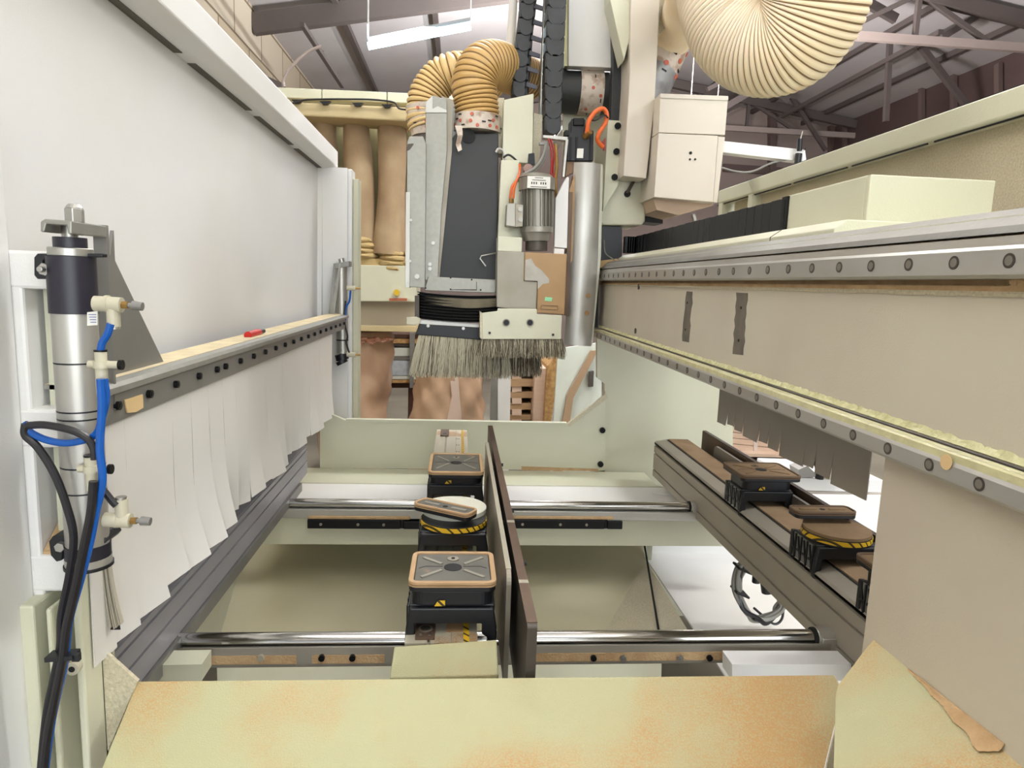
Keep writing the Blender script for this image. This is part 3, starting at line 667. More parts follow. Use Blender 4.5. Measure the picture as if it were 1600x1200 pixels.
# left lower slope sheets
b = B(); b.prism([(-.95,1.3,-1.5),(-.64,1.3,-.80),(-.90,2.7,-.80),(-1.2,2.7,-1.5)], (.006,0,0)).build('splash_sheet', cream, label='cream sloping splash sheet under the left rail', cat='metal plate')
# ================================================================ FRONT COVER
b = B(); ao = (0,.912,-.5725); an = (0,-.5,1); ap = [PP(*q_, ao, an) for q_ in ((215,1065),(1303,1055),(1316,1083),(1284,1215),(154,1215))]
o = b.prism(ap, (0,.002,-.004)).build('front_cover', apronm, label='sloping cream front cover dusted with sawdust across the bottom', cat='metal cover')
b = B(); b.prism([ap[1]+V((.001,0,-.002)),ap[2]+V((.001,0,-.002)),ap[3]+V((.001,0,-.002)),ap[3]+V((.012,0,-.10)),ap[2]+V((.012,0,-.10)),ap[1]+V((.012,.0,-.10))], (.002,0,0)); b.build('shadow_fold', creamT, label='narrow folded flange along the right edge of the front cover', cat='metal plate')
# gusset right
LX = .58
fo = (LX,.8,-.466); fn = (-.56,0,1); gq = [PP(*q_, fo, fn) for q_ in ((1365,999),(1367,1001),(1575,1176),(1640,1232),(1302,1232),(1306,1085),(1310,1070),(1330,1044),(1352,1015))]
b = B(); b.prism(gq, (0,0,-.003)).build('corner_fillet_plate', apronm, label='sloping cream filler plate between front cover and right panel', cat='metal plate')
b = B(); rows = []
n = 60; rr_ = random.Random(5)
for i in range(n+1):
    t = i/n; e0 = Q(P(1420,1046,x=LX-.001), P(1568,1170,x=LX-.001), t); wd = .001+.020*t**1.3*(1 if t < .93 else (1-t)/.07*.7+.3)+.002*math.sin(t*23)*t+rr_.uniform(0,.0015)
    inw = V((-1,0,-.56)).normalized()
    rows.append([e0+V((0,0,.001+.005*t)), e0+V((-.002,0,.002)), e0+inw*wd*.6+V((0,0,.0015)), e0+inw*wd+V((0,0,.0003))])
b.sheet(rows, .001).build('sawdust_drift', sawd, label='drift of brown sawdust in the fold beside the right panel', cat='sawdust', kind='stuff')
# ================================================================ BEAM
bm_ = thing('gantry_beam', 'long cream gantry beam with two steel linear rails on the right', 'machine beam', (.8,1.5,-.3))
B().box(LX,.95, -.5,2.95, -.165,.015).build('beam_face', beamp, bm_)
b = B(); b.prism([(LX-.019,-.5,-.190),(LX-.019,-.5,-.1735),(LX-.016,-.5,-.1715),(LX-.014,-.5,-.1730),(LX-.011,-.5,-.1695),(LX-.006,-.5,-.1665),(LX,-.5,-.1640),(LX,-.5,-.20)],(0,3.40,0)).build('lower_ledge', mat('thick_glossy_paint',(212,208,164),.25,var=(196,190,150),vs=40,bump=1,bs=90), bm_)
b = B(); rg = random.Random(11); rows = []
for i in range(90):
    pass
for i in range(420):
    y = .45+2.45*i/419; rows.append([(LX-.0005,y,-.1575+rg.uniform(-.002,.002)),(LX-.003+rg.uniform(-.001,.001),y,-.1615+rg.uniform(-.001,.001)),(LX-.006,y,-.1655)])
b.sheet(rows,.001).build('paint_bead', mat('paint_bead',(216,214,168),.2,var=(190,186,140),vs=60,bump=1,bs=120), bm_)
B().box(LX,.95, -.5,2.95, .083,.090).build('beam_top', cream, bm_)
B().box(LX+.01,.94,-.5,2.94,.015,.084).build('beam_core', sawd, bm_)
b = B(); b.box(LX-.0018,LX, -.5,2.9, .007,.016); b.build('sawdust_line', sawd, bm_)
rows = []
for i in range(110):
    y = -.4+3.2*i/109; rows.append([(LX-.001,y,.010),(LX-.002,y,.0075),(LX-.001,y,.0055-rg.uniform(0,.0025))])
B().sheet(rows,.0008).build('ragged_seal', creamT, bm_)
def lrail(name, zc, hh, y0, y1, n0, ybolts):
    t = B(); zt = zc+hh; zb = zc-hh; X0 = LX-.022
    t.prism([(X0+.004,y0,zb),(X0,y0,zb+.004),(X0,y0,zt-.010),(X0+.003,y0,zt-.006),(X0+.006,y0,zt+.004),(LX+.004,y0,zt+.004),(LX+.004,y0,zb)],(0,y1-y0,0))
    o = t.build(name, alu, bm_)
    for y in ybolts:
        bb = B(); bb.cyl((X0-.0006,y,zc-.002),(X0+.001,y,zc-.002),.0078,n=20); q = bb.build('bolt_cap', dsteel, o, smooth=True)
        bb = B(); bb.cyl((X0-.0009,y,zc-.002),(X0,y,zc-.002),.0052,n=16); bb.build('cap_centre', mat('cap_grey',(120,114,104),.6), o, smooth=True)
    return o
lrail('upper_linear_rail', .043, .020, -.45,2.86, 0, [.505+.0785*k for k in range(29)])
lrail('lower_linear_rail', -.192, .016, -.45,2.86, 0, [.503+.0785*k for k in range(29)])
b = B(); b.prism([(LX-.016,-.5,.070),(LX-.004,-.5,.070),(LX+.016,-.5,.086),(LX+.05,-.5,.092),(LX+.05,-.5,.1),(LX+.010,-.5,.098),(LX-.012,-.5,.078)],(0,3.35,0)).build('cover_strip', plate_s, bm_)
b = B(); b.prism([(LX-.0085,-.5,-.1680),(LX-.0105,-.5,-.1690),(LX-.0105,-.5,-.1670),(LX-.0085,-.5,-.1655)],(0,3.35,0)).build('cover_strip', dsteel, bm_)
def patch(pts, nm='bare_metal_patch'):
    o = B().prism(PL(pts, x=LX-.0008), (.001,0,0)).build(nm, mat('bare_primer', (112,104,92), .6, var=(96,88,78), vs=30), bm_)
    return o
def rag(px0,px1,py0,py1,sk):
    r = random.Random(px0); L_ = []; n = 9
    for i in range(n+1): t = i/n; L_.append((Q(px0,px0-sk,t)+r.uniform(-1.2,1.2), Q(py0,py1,t)))
    R_ = [(Q(px1,px1-sk,t/n)+r.uniform(-1.2,1.2), Q(py0+1,py1+2,t/n)) for t in range(n,-1,-1)]
    return L_+R_
pp = patch(rag(1072,1082,455,533,6)); p2 = patch(rag(1151,1168,457,553,7))
for (px,py) in ((1074,473),(1071,515),(1158,481),(1154,532)):
    q = P(px,py,x=LX-.0012); B().cyl(q, q-V((.001,0,0)), .003, n=10).build('screw_hole', blackr, bm_)
for (px,py) in ((998,448),(993,517)):
    q = P(px,py,x=LX-.0012); B().cyl(q, q-V((.002,0,0)), .009, n=14).build('dark_plug', dsteel, bm_)
q = P(1479,722,x=LX-.0225); B().cyl(q, q-V((.001,0,0)), .009, n=18).build('dust_spot', paper, bm_)
b = B(); b.prism([P(1575,438,x=LX-.002),P(1600,433,x=LX-.002),P(1640,432,x=LX-.002),P(1640,470,x=LX-.002),P(1600,456,x=LX-.002),P(1583,455,x=LX-.002)],(.0015,0,0)).build('sawdust_patch', sawd, bm_)
# near leg panel under beam
B().box(LX,.62, -.5,.852, -1.5,-.205).build('machine_leg', beamp, label='big flat cream panel under the beam in the lower right corner', cat='machine panel')
# cover tray on top of the beam
d = thing('beam_deck', 'flat cream deck plate on top of the gantry beam', 'machine panel', (.9,2.0,.1))
b = B(); b.prism([(.632,1.134,.100),(.632,1.134,.112),(.655,1.134,.128),(.955,1.134,.128),(.955,1.134,.100)],(0,1.65,0)).build('deck_plate', cream, d, bevel=.002)
b = B(); y = P(1210,370,x=.64).y; b.prism([(.6315,y,.100),(.6315,y,.1125),(.6545,y,.1286),(.6545,y,.127),(.633,y,.111),(.633,y,.100)], (0,.0025,0)).build('deck_joint', blackr, d)
# cover box
cb = thing('cover_box', 'cream sheet-metal box on the deck where the flat cable chain ends', 'cover', (.85,1.4,.128))
yb = P(1352,300,x=.72).y
B().box(.72,.955, yb,P(1232,300,x=.72).y, .128,.214).build('box_body', cream, cb, bevel=.003)
B().box(.72,.955, yb-.012,yb, .10,.2135).build('front_sheet', cream, cb, bevel=.002)
# horizontal cable chain
hc = thing('cable_chain', 'black flat cable chain lying along the deck behind the beam', 'cable chain', (.8,2.2,.13))
y0 = P(1233,300,x=.72).y; N_ = 30
for k in range(N_):
    ya = y0+k*(2.80-y0)/N_; yb2 = ya+(2.80-y0)/N_-.0004; sag = -.0*math.sin(math.pi*k/N_); x = .72+.0015*math.sin(k*.8)
    zb_ = .140; B().box(x,x+.10, ya,yb2, zb_,zb_+.070+.001*(k%2)).build('link', black, hc, bevel=.001)
B().box(.715,.825, y0-.006,y0+.02, .135,.212).build('end_bracket', boltb, hc)
B().box(.7145,.7155, y0+.004,y0+.016, .145,.205).build('opening', blackr, hc)
b = B()
for k in range(10):
    a = math.pi*.5*k/9
    b.obox((.72-.10*math.sin(a)*.0+.05-.085*(k/9), 2.80+.02+.02*k*0, .175-.0), .02,.03,.068)
b.build('turn', chainm, hc, bevel=.002)
# right enclosure wall
ew = thing('side_enclosure', 'long cream right enclosure wall with folded top rail', 'machine panel', (1.2,1.8,-.2))
b = B(); xw = 1.2; z1 = P(1600,141,x=xw).z
B().box(xw,xw+.02, -.2,P(1150,300,x=xw).y, .1,z1-.02).build('wall_sheet', creamT, ew)
b = B(); yE = P(1135,300,x=xw).y
b.prism([(xw-.03,-.2,z1-.062),(xw-.036,-.2,z1-.055),(xw-.036,-.2,z1),(xw+.03,-.2,z1),(xw+.03,-.2,z1-.062)],(0,yE+.2,0)).build('top_rail', cream, ew, bevel=.003)
b = B()
for k in range(8): b.box(xw-.030,xw-.02, 0+.42*k,.39+.42*k, z1,z1+.003)
b.build('top_dark_line', boltb, ew)  # dark line along the upper side of the top rail
b = B()
for k in range(9): b.box(xw-.0315,xw-.028, -.1+.36*k,.235+.36*k, z1-.066,z1-.062)
b.build('lower_dark_line', boltb, ew)  # dark line along the lower side of the top rail
for py_ in (2.72, 3.04): B().box(xw-.036,xw+.02, py_,py_+.045, .13,z1-.06).build('stiffener', cream, ew)
B().box(xw-.03,xw+.02, 2.0,yE, z1-.19,z1-.165).build('mid_rib', cream, ew)
# grey strips behind the beam
sc = thing('strip_curtain', 'short grey plastic strips hanging below the beam on the right', 'strip curtain', (.66,1.4,-.32))
XS = .66; se = [P(px,640,x=XS).y for px in (1370,1310,1283,1264,1224,1205,1190,1164,1150,1138,1122)]
B().box(XS+.002,XS+.01, .9,2.2, -.23,-.175).build('hanger', plate_s, sc)
for i in range(len(se)-1):
    y0, y1 = se[i], se[i+1]; zb = -.325+.004*(i%3); cu = (.002,.016,.02,.006,.018,.012,.02,.015,.01,.02)[i]
    rows = [[(XS-.0-cu*.25*max(0,t-.55)**2*5*(1-s)**2, Q(y0,y1,s)+.0005, Q(-.19,zb-.004*s,t)) for s in (0,.33,.66,1)] for t in [k/8 for k in range(9)]]
    B().sheet(rows,.0015).build('strip', stripG, sc, smooth=True)
# ================================================================ MACHINE HEAD (parked at the far end)
HY = 2.68
def fp(pts, y, d, name, m, par=None, bevel=0., **k):
    return B().prism(PL(pts, y=y), (0,d,0)).build(name, m, par, bevel=bevel, **k)
def vcyl(px, py0, py1, y, r, name, m, par, n=28, r2=None, **k):
    a = P(px,py0,y=y); c = P(px,py1,y=y); return B().cyl(a, V((a.x+(c.x-a.x),y,c.z)), r, r2, n=n).build(name, m, par, smooth=True, **k)
c0 = P(707,480,y=HY)
hd = thing('extraction_hood', 'tall black extraction hood with grey sheet channels and bellows above the big brush', 'extraction hood', (c0.x,HY+.1,-.37))
fp([(712,208),(779,208),(777,444),(684,444),(690,330),(697,230)], HY+.02, .14, 'hood_body', blackm, hd, .004)
fp([(690,160),(712,160),(716,444),(684,444)], HY+.07, .10, 'hood_side', galv, hd)
# channels
fp([(665,160),(676,149),(698,155),(699,232),(690,330),(684,440),(664,438)], HY+.0, .02, 'outer_channel', galv, hd, .002)
fp([(665,160),(676,149),(676,170),(684,166),(698,172),(698,176),(665,176)], HY-.004, .006, 'channel_cap', alu, hd, .001)
fp([(690,150),(708,156),(706,236),(697,330),(686,440),(682,440)], HY+.012, .03, 'inner_channel', aluD, hd)
fp([(636,222),(640,213),(661,213),(666,225),(664,450),(635,448)], HY-.03, .04, 'front_channel', galv, hd, .002)
fp([(635,236),(637,225),(646,224),(646,226),(640,234)], HY-.032, .004, 'channel_notch', dsteel, hd)
fp([(634,300),(641,300),(640,450),(633,449)], HY-.036, .05, 'channel_flange', alu, hd, .001)
for px, py in ((641,408),(638,442),(642,344)):
    q = P(px,py,y=HY-.037); B().cyl(q, q-V((0,.006,0)), .005, n=10).build('rivet', zinc, hd, smooth=True)
q = P(652,432,y=HY-.031); B().cyl(q, q-V((0,.012,0)), .010, n=6).build('hex_bolt', zinc, hd)
for px, py in ((672,413),(672,420),(677,380)):
    q = P(px,py,y=HY-.001); B().cyl(q, q-V((0,.010,0)), .007, n=8).build('nut', zinc, hd)
q = P(732,213,y=HY+.02); B().cyl(q, q-V((0,.006,0)), .026, n=24).build('hood_boss', blackr, hd, smooth=True)
fp([(669,432),(775,437),(774,458),(663,454)], HY-.01, .13, 'collar_plate', galv, hd, .002)
for px, py in ((704,434),(737,437),(751,453),(704,452),(665,450),(775,456)):
    q = P(px,py,y=HY-.011); B().cyl(q, q-V((0,.002,0)), .0035, n=8).build('collar_screw', boltb, hd)
fp([(744,440),(745,440),(745,454),(703,453),(703,452),(744,452)], HY-.0115, .001, 'panel_seam', dsteel, hd)
# bellows
b = B(); pts = []; 
for k in range(19):
    py = 457+ (498-457)*k/18; o = 0 if k % 2 else .012
    pts.append((py, o))
aL = [P(657,py,y=HY).x for py,_ in pts]; xr = P(790,480,y=HY).x
rows = []
for i,(py,o) in enumerate(pts):
    z = P(700,py,y=HY).z; row = []
    for k in range(15):
        t = k/14; x = Q(aL[i]-o, xr+o, t); row.append((x, HY-.01-o-.05*math.sin(math.pi*t)**.5 if 0<t<1 else HY+.0, z-.008*math.sin(math.pi*t)))
    rows.append(row)
b.sheet(rows, .003).build('bellows', blackr, hd, smooth=False)
rows = []
for i in range(4):
    z = P(700,462+3.5*i,y=HY).z; rows.append([(Q(aL[0]+.02,xr,k/14), HY-.022-.052*math.sin(math.pi*max(.02,min(.98,k/14)))**.5, z-.008*math.sin(math.pi*k/14)-.003*i*math.sin(math.pi*k/14)) for k in range(15)])
B().sheet(rows,.002).build('bellows_band', mat('dusty_rubber',(112,104,84),.8,var=(84,78,64),vs=12), hd, smooth=True)
fp([(648,462),(655,462),(655,505),(648,503)], HY-.03, .05, 'bellows_guide', dsteel, hd)
fp([(655,500),(790,510),(790,516),(655,506)], HY-.05, .05, 'lower_lip', alu, hd, .001)
fp([(655,506),(800,515),(800,535),(649,523)], HY-.055, .06, 'brush_holder', black, hd, .003)
for px, py in ((669,504+3),(724,511)):
    q = P(px,py+2,y=HY-.056); B().cyl(q, q-V((0,.006,0)), .006, n=14).build('holder_screw', zinc, hd, smooth=True)
fp([(635,496),(650,495),(657,498),(657,504),(650,508),(635,507)], HY-.07, .02, 'limit_bracket', ivory, hd, .002)
def bristles(par, name, x0, x1, y0, y1, zt, zb, n, m, splay, w=.0022, seed=1, cx=None, curve=.0, only_edge=True):
    r = random.Random(seed); b = B(); cx = (x0+x1)/2 if cx is None else cx; ntr = len(m) if isinstance(m, list) else 1
    for i in range(n):
        if only_edge and r.random() < .75:
            s = r.random(); x = Q(x0,x1,s); y = y0+r.uniform(0,.012)
        else: x = r.uniform(x0,x1); y = r.uniform(y0,y1)
        k = (x-cx)/((x1-x0)/2); z1 = zt+r.uniform(-.004,.004); z2 = zb+r.uniform(-.018,.014)
        dx = splay*k*abs(k)+r.gauss(0,.006); dy = -.25*splay*(1 if y < (y0+y1)/2 else -1)+r.gauss(0,.006)
        a = V((x,y,z1)); e = V((x+dx,y+dy,z2)); mid = (a+e)/2+V((dx*.25*curve+r.gauss(0,.002), dy*.2, 0))
        ww = w*r.uniform(.6,1.2); prev = None; b.mi = r.randrange(ntr)
        for p, q in ((a,1),(mid,1),(e,.6)):
            t = [b.bm.verts.new(p+V((math.cos(an)*ww*q, math.sin(an)*ww*q, 0))) for an in (0,2.1,4.2)]
            if prev:
                for u in range(3): b._f([prev[u],prev[(u+1)%3],t[(u+1)%3],t[u]])
            prev = t
    return b.build(name, m, par, kind='stuff')
bx0 = P(655,530,y=HY-.03).x; bx1 = P(860,530,y=HY).x
bristles(hd, 'brush_bristles', bx0, P(790,530,y=HY).x, HY-.05, HY+.10, P(700,522,y=HY-.05).z, P(700,584,y=HY-.05).z, 2400, [bristL, bristL, bristD, mat('light_bristle',(206,200,178),.5)], .022, .0013, 2, cx=bx0+.20)
bristles(hd, 'dark_bristles', P(775,530,y=HY).x, P(845,530,y=HY).x, HY+.03, HY+.12, P(800,540,y=HY).z, P(800,584,y=HY).z, 900, [bristD, bristL, brownst], .012, .0013, 5)
# hook wire
b = B(); b.sweep([P(778,395,y=HY-.01),P(752,400,y=HY-.04),P(750,404,y=HY-.04),P(759,416,y=HY-.04)], .003, 8).build('wire_hook', zinc, hd, smooth=True)
# --- spindle unit
s0 = P(830,470,y=HY-.1)
sp = thing('spindle_unit', 'milling spindle unit with finned grey motor over a brown dusty gearbox', 'spindle', (s0.x,HY,-.25))
fp([(783,250),(810,250),(812,262),(815,370),(778,372)], HY-.03, .10, 'cover_panel', cream, sp, .002)
fp([(778,369),(816,371),(815,394),(778,392)], HY-.10, .12, 'cover_foot', cream, sp, .002)
fp([(787,156),(834,146),(832,256),(785,252)], HY+.02, .1, 'upper_cabinet', cream, sp, .003)
fp([(770,152),(788,153),(786,240),(774,240)], HY+.06, .1, 'upper_cabinet_side', creamT, sp, .002)
fp([(834,176),(848,180),(842,262),(832,258)], HY+.05, .08, 'cabinet_return', creamT, sp)
fp([(777,392),(820,394),(819,439),(840,440),(838,490),(776,480)], HY-.10, .16, 'gear_housing', mat('grey_cast_housing',(160,156,142),.5,.2,var=(146,140,126),vs=8), sp, .003)
fp([(820,394),(886,397),(882,492),(839,489),(840,439),(819,438)], HY-.105, .17, 'gearbox', brownm, sp, .003)
fp([(821,406),(830,404),(836,415),(846,422),(858,436),(858,442),(848,444),(840,452),(840,439),(820,438)], HY-.1058, .0015, 'bare_patch', mat('bare_patch_grey',(176,172,162),.5,var=(160,156,144),vs=20), sp)
fp([(852,464),(863,465),(862,471),(851,470)], HY-.1062, .002, 'green_label', green, sp)
b = B(); L_ = PL([(846,477),(871,478),(872,484),(845,483)], y=HY-.1062)
for i in range(4): b.beam(L_[i], L_[(i+1)%4], .002, .002, (0,1,0))
b.build('recess_line', hoseL, sp)
fp([(886,395),(882,400),(878,492),(889,494),(895,300),(889,300)], HY-.06, .10, 'side_wall', brownst, sp)
fp([(889,300),(898,272),(899,400),(886,420)], HY-.03, .06, 'ochre_guide', brownm, sp)
# brush plate
fp([(753,489),(777,486),(778,482),(839,483),(839,491),(878,493),(877,530),(754,530)], HY-.155, .012, 'brush_plate', cream, sp, .002)
fp([(753,489),(750,487),(750,528),(754,530)], HY-.155, .09, 'brush_plate_side', creamT, sp)
for px, py, r in ((791,504,.0105),(828,504,.0105),(765,520,.004),(864,523,.004)):
    q = P(px,py,y=HY-.155); B().cyl(q, q-V((0,.003,0)), r*1.35, n=20).build('screw_rim', aluD, sp, smooth=True); B().cyl(q-V((0,.002,0)), q-V((0,.005,0)), r, n=20).build('screw', boltb, sp, smooth=True)
fp([(752,530),(877,530),(878,541),(752,541)], HY-.14, .10, 'brush_back', dsteel, sp)
bristles(sp, 'front_bristles', P(752,535,y=HY-.15).x, P(879,535,y=HY-.15).x, HY-.15, HY-.05, P(800,528,y=HY-.15).z, P(800,553,y=HY-.15).z, 1800, [mat('brown_grey_bristle',(132,122,106),.5), bristD, bristL], .010, .0012, 9)
# motor
MX, MY = 839, HY-.06
vcyl(MX, 279, 298, MY, .068, 'fan_cover', motorm, sp, bevel=0)
b = B(); a = P(MX,279,y=MY); b.cyl(a, a+V((0,0,.014)), .068, .052, n=32).build('fan_dome', motorm, sp, smooth=True)
vcyl(MX, 298, 355, MY, .052, 'motor_body', motorm, sp)
b = B(); a = P(MX,299,y=MY); c = P(MX,355,y=MY)
for k in range(22):
    t = 2*math.pi*k/22; u = V((math.cos(t), math.sin(t), 0)); b.beam(a+u*.057, c+u*.057, .0035, .014, u)
b.build('cooling_fins', motorm, sp)
vcyl(MX, 355, 364, MY, .062, 'flange', motorm, sp, bevel=.001); vcyl(MX-1, 364, 377, MY, .056, 'lower_flange', motorm, sp, r2=.048); vcyl(MX-1,377,392,MY,.042,'coupling',dsteel,sp)
b = B(); b.prism([V((a.x+dx, MY-.0685+.0, a.z+.02*0+dz)) for dx,dz in ((-.044,.033),(.044,.033),(.044,-.000),(-.044,-.000))], (0,.004,0)).build('rating_plate', label_m, sp)
a = P(MX,279,y=MY); b = B()
for k,(w_,dz) in enumerate(((.03,-.008),(.05,-.016),(.06,-.040))): b.box(a.x-w_/2,a.x+w_/2,MY-.0725,MY-.0715,a.z+dz-.001,a.z+dz+.001)
for k in range(7):
    if k != 3: b.box(a.x-.028+.0085*k,a.x-.024+.0085*k,MY-.0725,MY-.0715,a.z-.031,a.z-.023)
b.build('rating_print', ink, sp)
for o in list(bpy.data.objects):
    if o.name.startswith('rating_plate'):
        bpy.data.objects.remove(o)
B().box(a.x-.042,a.x+.042,MY-.0715,MY-.060,a.z-.045,a.z-.003).build('rating_plate', label_m, sp)
# junction box
fp([(792,318),(806,317),(806,355),(790,353)], MY-.045, .06, 'junction_box', motorm, sp, .003)
fp([(805,318),(818,320),(817,354),(805,355)], MY-.05, .05, 'terminal_cover', aluD, sp, .002)
for py in (327,343):
    q = P(813,py,y=MY-.051); B().cyl(q, q-V((0,.004,0)), .009, n=18).build('cover_knockout', motorm, sp, smooth=True)
q = P(799,317,y=MY-.02); B().cyl(q, q+V((0,0,.015)), .009, n=8).build('cable_gland', brass, sp)
for k in (0,1):
    b = B(); b.sweep(smooth([P(797+5*k,310,y=MY-.02),P(800+4*k,292,y=MY-.02),P(808,280,y=MY-.01),P(812,268,y=MY),P(812,256,y=MY)]), .0045, 8).build('orange_lead', orange, sp, smooth=True)
for i,(m_,pts,r) in enumerate(((greyt,[(854,222),(848,245),(836,262),(820,272),(811,278),(809,284)],.0065),(greyt,[(856,222),(851,247),(839,264),(822,276),(812,280)],.005),
        (redw,[(857,216),(861,235),(862,255),(861,275),(864,290)],.004),(redw,[(861,218),(866,240),(864,262),(866,280)],.004),(brass,[(868,225),(870,260),(868,285),(870,330)],.006),(blackt,[(786,246),(795,242),(806,250),(811,258)],.004),(zinc,[(775,238),(779,233),(786,236),(789,250)],.005))):
    B().sweep(smooth(PL(pts, y=HY-.05+.006*i)), r, 8).build('lead', m_, sp, smooth=True)
fp([(826,240),(835,239),(836,257),(825,256)], HY-.04, .02, 'push_fitting', boltb, sp)
q = P(825,264,y=HY-.03); B().cyl(q+V((0,.02,0)), q-V((0,.01,0)), .018, n=20).build('sensor_cap', mat('pinkish_cap',(150,120,110),.5), sp, smooth=True)
# white narrow door
fp([(873,300),(886,276),(889,277),(886,388),(866,386),(868,310)], HY-.065, .035, 'narrow_cover', white, sp, .002)
fp([(866,388),(882,389),(881,400),(865,398)], HY-.07, .04, 'narrow_cover_foot', white, sp, .001)
# bright bracket
b = B(); b.prism(PL([(849,211),(887,214),(887,218),(888,218),(882,276),(879,276),(884,219),(849,215)], y=HY-.03), (0,.04,0)).build('angle_bracket', alu, sp)
fp([(843,222),(853,222),(853,226),(843,226)], HY-.02, .02, 'bracket_tab', plate_s, sp)
# --- servo motor
s1 = thing('servo_motor', 'black servo motor with a looped orange cable, beside the cable chain', 'motor', P(908,230,y=HY))
fp([(893,185),(915,186),(915,200),(928,204),(927,252),(886,252),(886,210),(892,206)], HY-.02, .08, 'motor_housing', black, s1, .004)
fp([(896,184),(913,184),(913,196),(896,196)], HY-.03, .03, 'connector_block', boltb, s1, .003)
fp([(883,203),(890,203),(890,212),(882,212)], HY-.03, .04, 'side_tab', blackr, s1, .002)
for px in (891,900,922): fp([(px,214),(px+3,214),(px+2,250),(px-1,250)], HY-.026, .01, 'housing_rib', blackr, s1)
fp([(902,232),(912,232),(911,247),(901,247)], HY-.0265, .003, 'type_plate', label_m, s1)
q = P(915,211,y=HY-.03); B().cyl(q+V((0,.01,-.004)), q+V((.012,-.014,.012)), .013, n=16).build('gland', brass, s1, smooth=True)
B().sweep(smooth([P(917,208,y=HY-.04),P(920,190,y=HY-.05),P(930,175,y=HY-.05),P(942,170,y=HY-.045),P(948,178,y=HY-.04),P(946,192,y=HY-.04),P(936,208,y=HY-.04),P(934,220,y=HY-.03),P(942,230,y=HY-.02)]), .0085, 12).build('orange_cable', orange, s1, smooth=True)
B().sweep(smooth([P(918,186,y=HY-.03),P(930,188,y=HY-.06),P(944,180,y=HY-.06),P(950,184,y=HY-.05)]), .003, 8).build('tie_wire', blackt, s1, smooth=True)
fp([(886,252),(900,252),(897,268),(884,276)], HY-.01, .05, 'mount_block', mat('tan_block',(140,110,84),.6), s1)
fp([(941,222),(946,215),(946,235),(943,235)], HY-.02, .01, 'red_lead', redw, s1)
# --- aluminium shield
sh = thing('aluminium_shield', 'tall bent aluminium shield standing at the end of the beam', 'metal shield', P(910,540,y=HY))
fp([(897,254),(938,256),(936,400),(923,541),(882,538),(890,400)], HY-.02, .006, 'shield_sheet', alu, sh)
b = B(); pr = PL([(897,254),(912,255),(906,400),(893,540),(882,538),(890,400)], y=HY-.021)
rows = []
for (l, r_) in (((897,254),(938,256)),((893,330),(936,332)),((890,400),(934,402)),((886,470),(929,472)),((882,538),(923,541))):
    row = []
    for k in range(9):
        t = k/8; p = P(Q(l[0],r_[0],t), Q(l[1],r_[1],t), y=HY-.022); p.y -= .016*math.sin(math.pi*t)**.8; row.append(p)
    rows.append(row)
b.sheet(rows, .002).build('bowed_face', alu, sh, smooth=True)
for px, py in ((919,462),(917,489)):
    q = P(px,py,y=HY-.04); B().cyl(q, q-V((0,.003,0)), .009, n=16).build('cover_plug', mat('brown_plug',(150,116,72),.6), sh)
fp([(938,256),(942,257),(939,400),(926,538),(922,541),(935,400)], HY-.015, .05, 'shield_edge', cream, sh)
# --- carriage
cg = thing('beam_carriage', 'cream carriage block bolted to the beam, holding the tall white column', 'machine carriage', P(960,350,y=HY+.1))
fp([(950,187),(975,190),(1012,240),(1008,345),(1003,352),(942,352),(936,345)], HY+.04, .22, 'carriage_body', cream, cg, .006)
fp([(950,187),(974,189),(966,290),(942,330)], HY+.02, .03, 'bolt_plate', cream, cg, .002)
for px, py in ((965,197),(963,237),(960,277)):
    q = P(px,py,y=HY+.018); B().cyl(q, q-V((0,.006,0)), .0125, n=20).build('bolt', boltb, cg, smooth=True)
q = P(980,303,y=HY+.038); B().cyl(q, q-V((0,.004,0)), .013, n=18).build('cable_hole', blackr, cg)
for k in (0,1): B().sweep(PL([(980,302),(990,282+2*k),(998+3*k,274)], y=HY+.03-.01*k), .006, 8).build('cable_stub', dsteel, cg, smooth=True)
fp([(936,352),(972,354),(972,412),(932,408)], HY+.06, .2, 'guide_block', black, cg, .002)
fp([(930,408),(965,404),(970,415),(930,420)], HY+.04, .1, 'felt_wiper', mat('felt_wiper',(190,160,116),.9), cg, .003)
fp([(925,412),(960,417),(940,436),(925,435)], HY+.06, .1, 'lower_guide', boltb, cg, .002)
fp([(925,436),(936,437),(934,512),(921,512)], HY+.05, .1, 'lower_guide', boltb, cg)
b = B(); b.sweep(smooth(PL([(944,375),(946,395),(958,405),(965,412)], y=HY+.02)), .002, 6).build('loose_wire', greyt, cg, smooth=True)
fp([(1003,325),(1036,330),(1036,350),(1003,346)], HY+.12, .12, 'roller_block', black, cg, .003)
fp([(1005,332),(1035,336),(1035,341),(1005,337)], HY+.115, .01, 'roller_band', zinc, cg)
# tall column
cl = thing('vertical_column', 'tall white boxed column rising past the top edge of the frame', 'column', P(995,275,y=HY-.05))
b = B(); q0 = P(1032,-90,y=HY-.08); 
pts = [(953,-90),(1034,-90),(1022,120),(1010,278),(974,274),(983,150),(984,92),(974,90)]
fp([(990,-90),(1036,-90),(1023,160),(1010,279),(974,275),(984,120),(985,20)], HY-.08, .14, 'column_body', boxp, cl, .003)
fp([(952,-90),(996,-90),(984,60),(975,95),(953,0)], HY-.06, .10, 'gusset', cream, cl, .003)
fp([(1027,-90),(1115,-90),(1105,-10),(1080,0),(1024,62),(1026,0)], HY-.04, .02, 'wing_plate', creamT, cl, .002)
fp([(957,40),(975,92),(972,190),(954,187),(958,100)], HY+.06, .05, 'dark_chain', chainm, cl, .003)
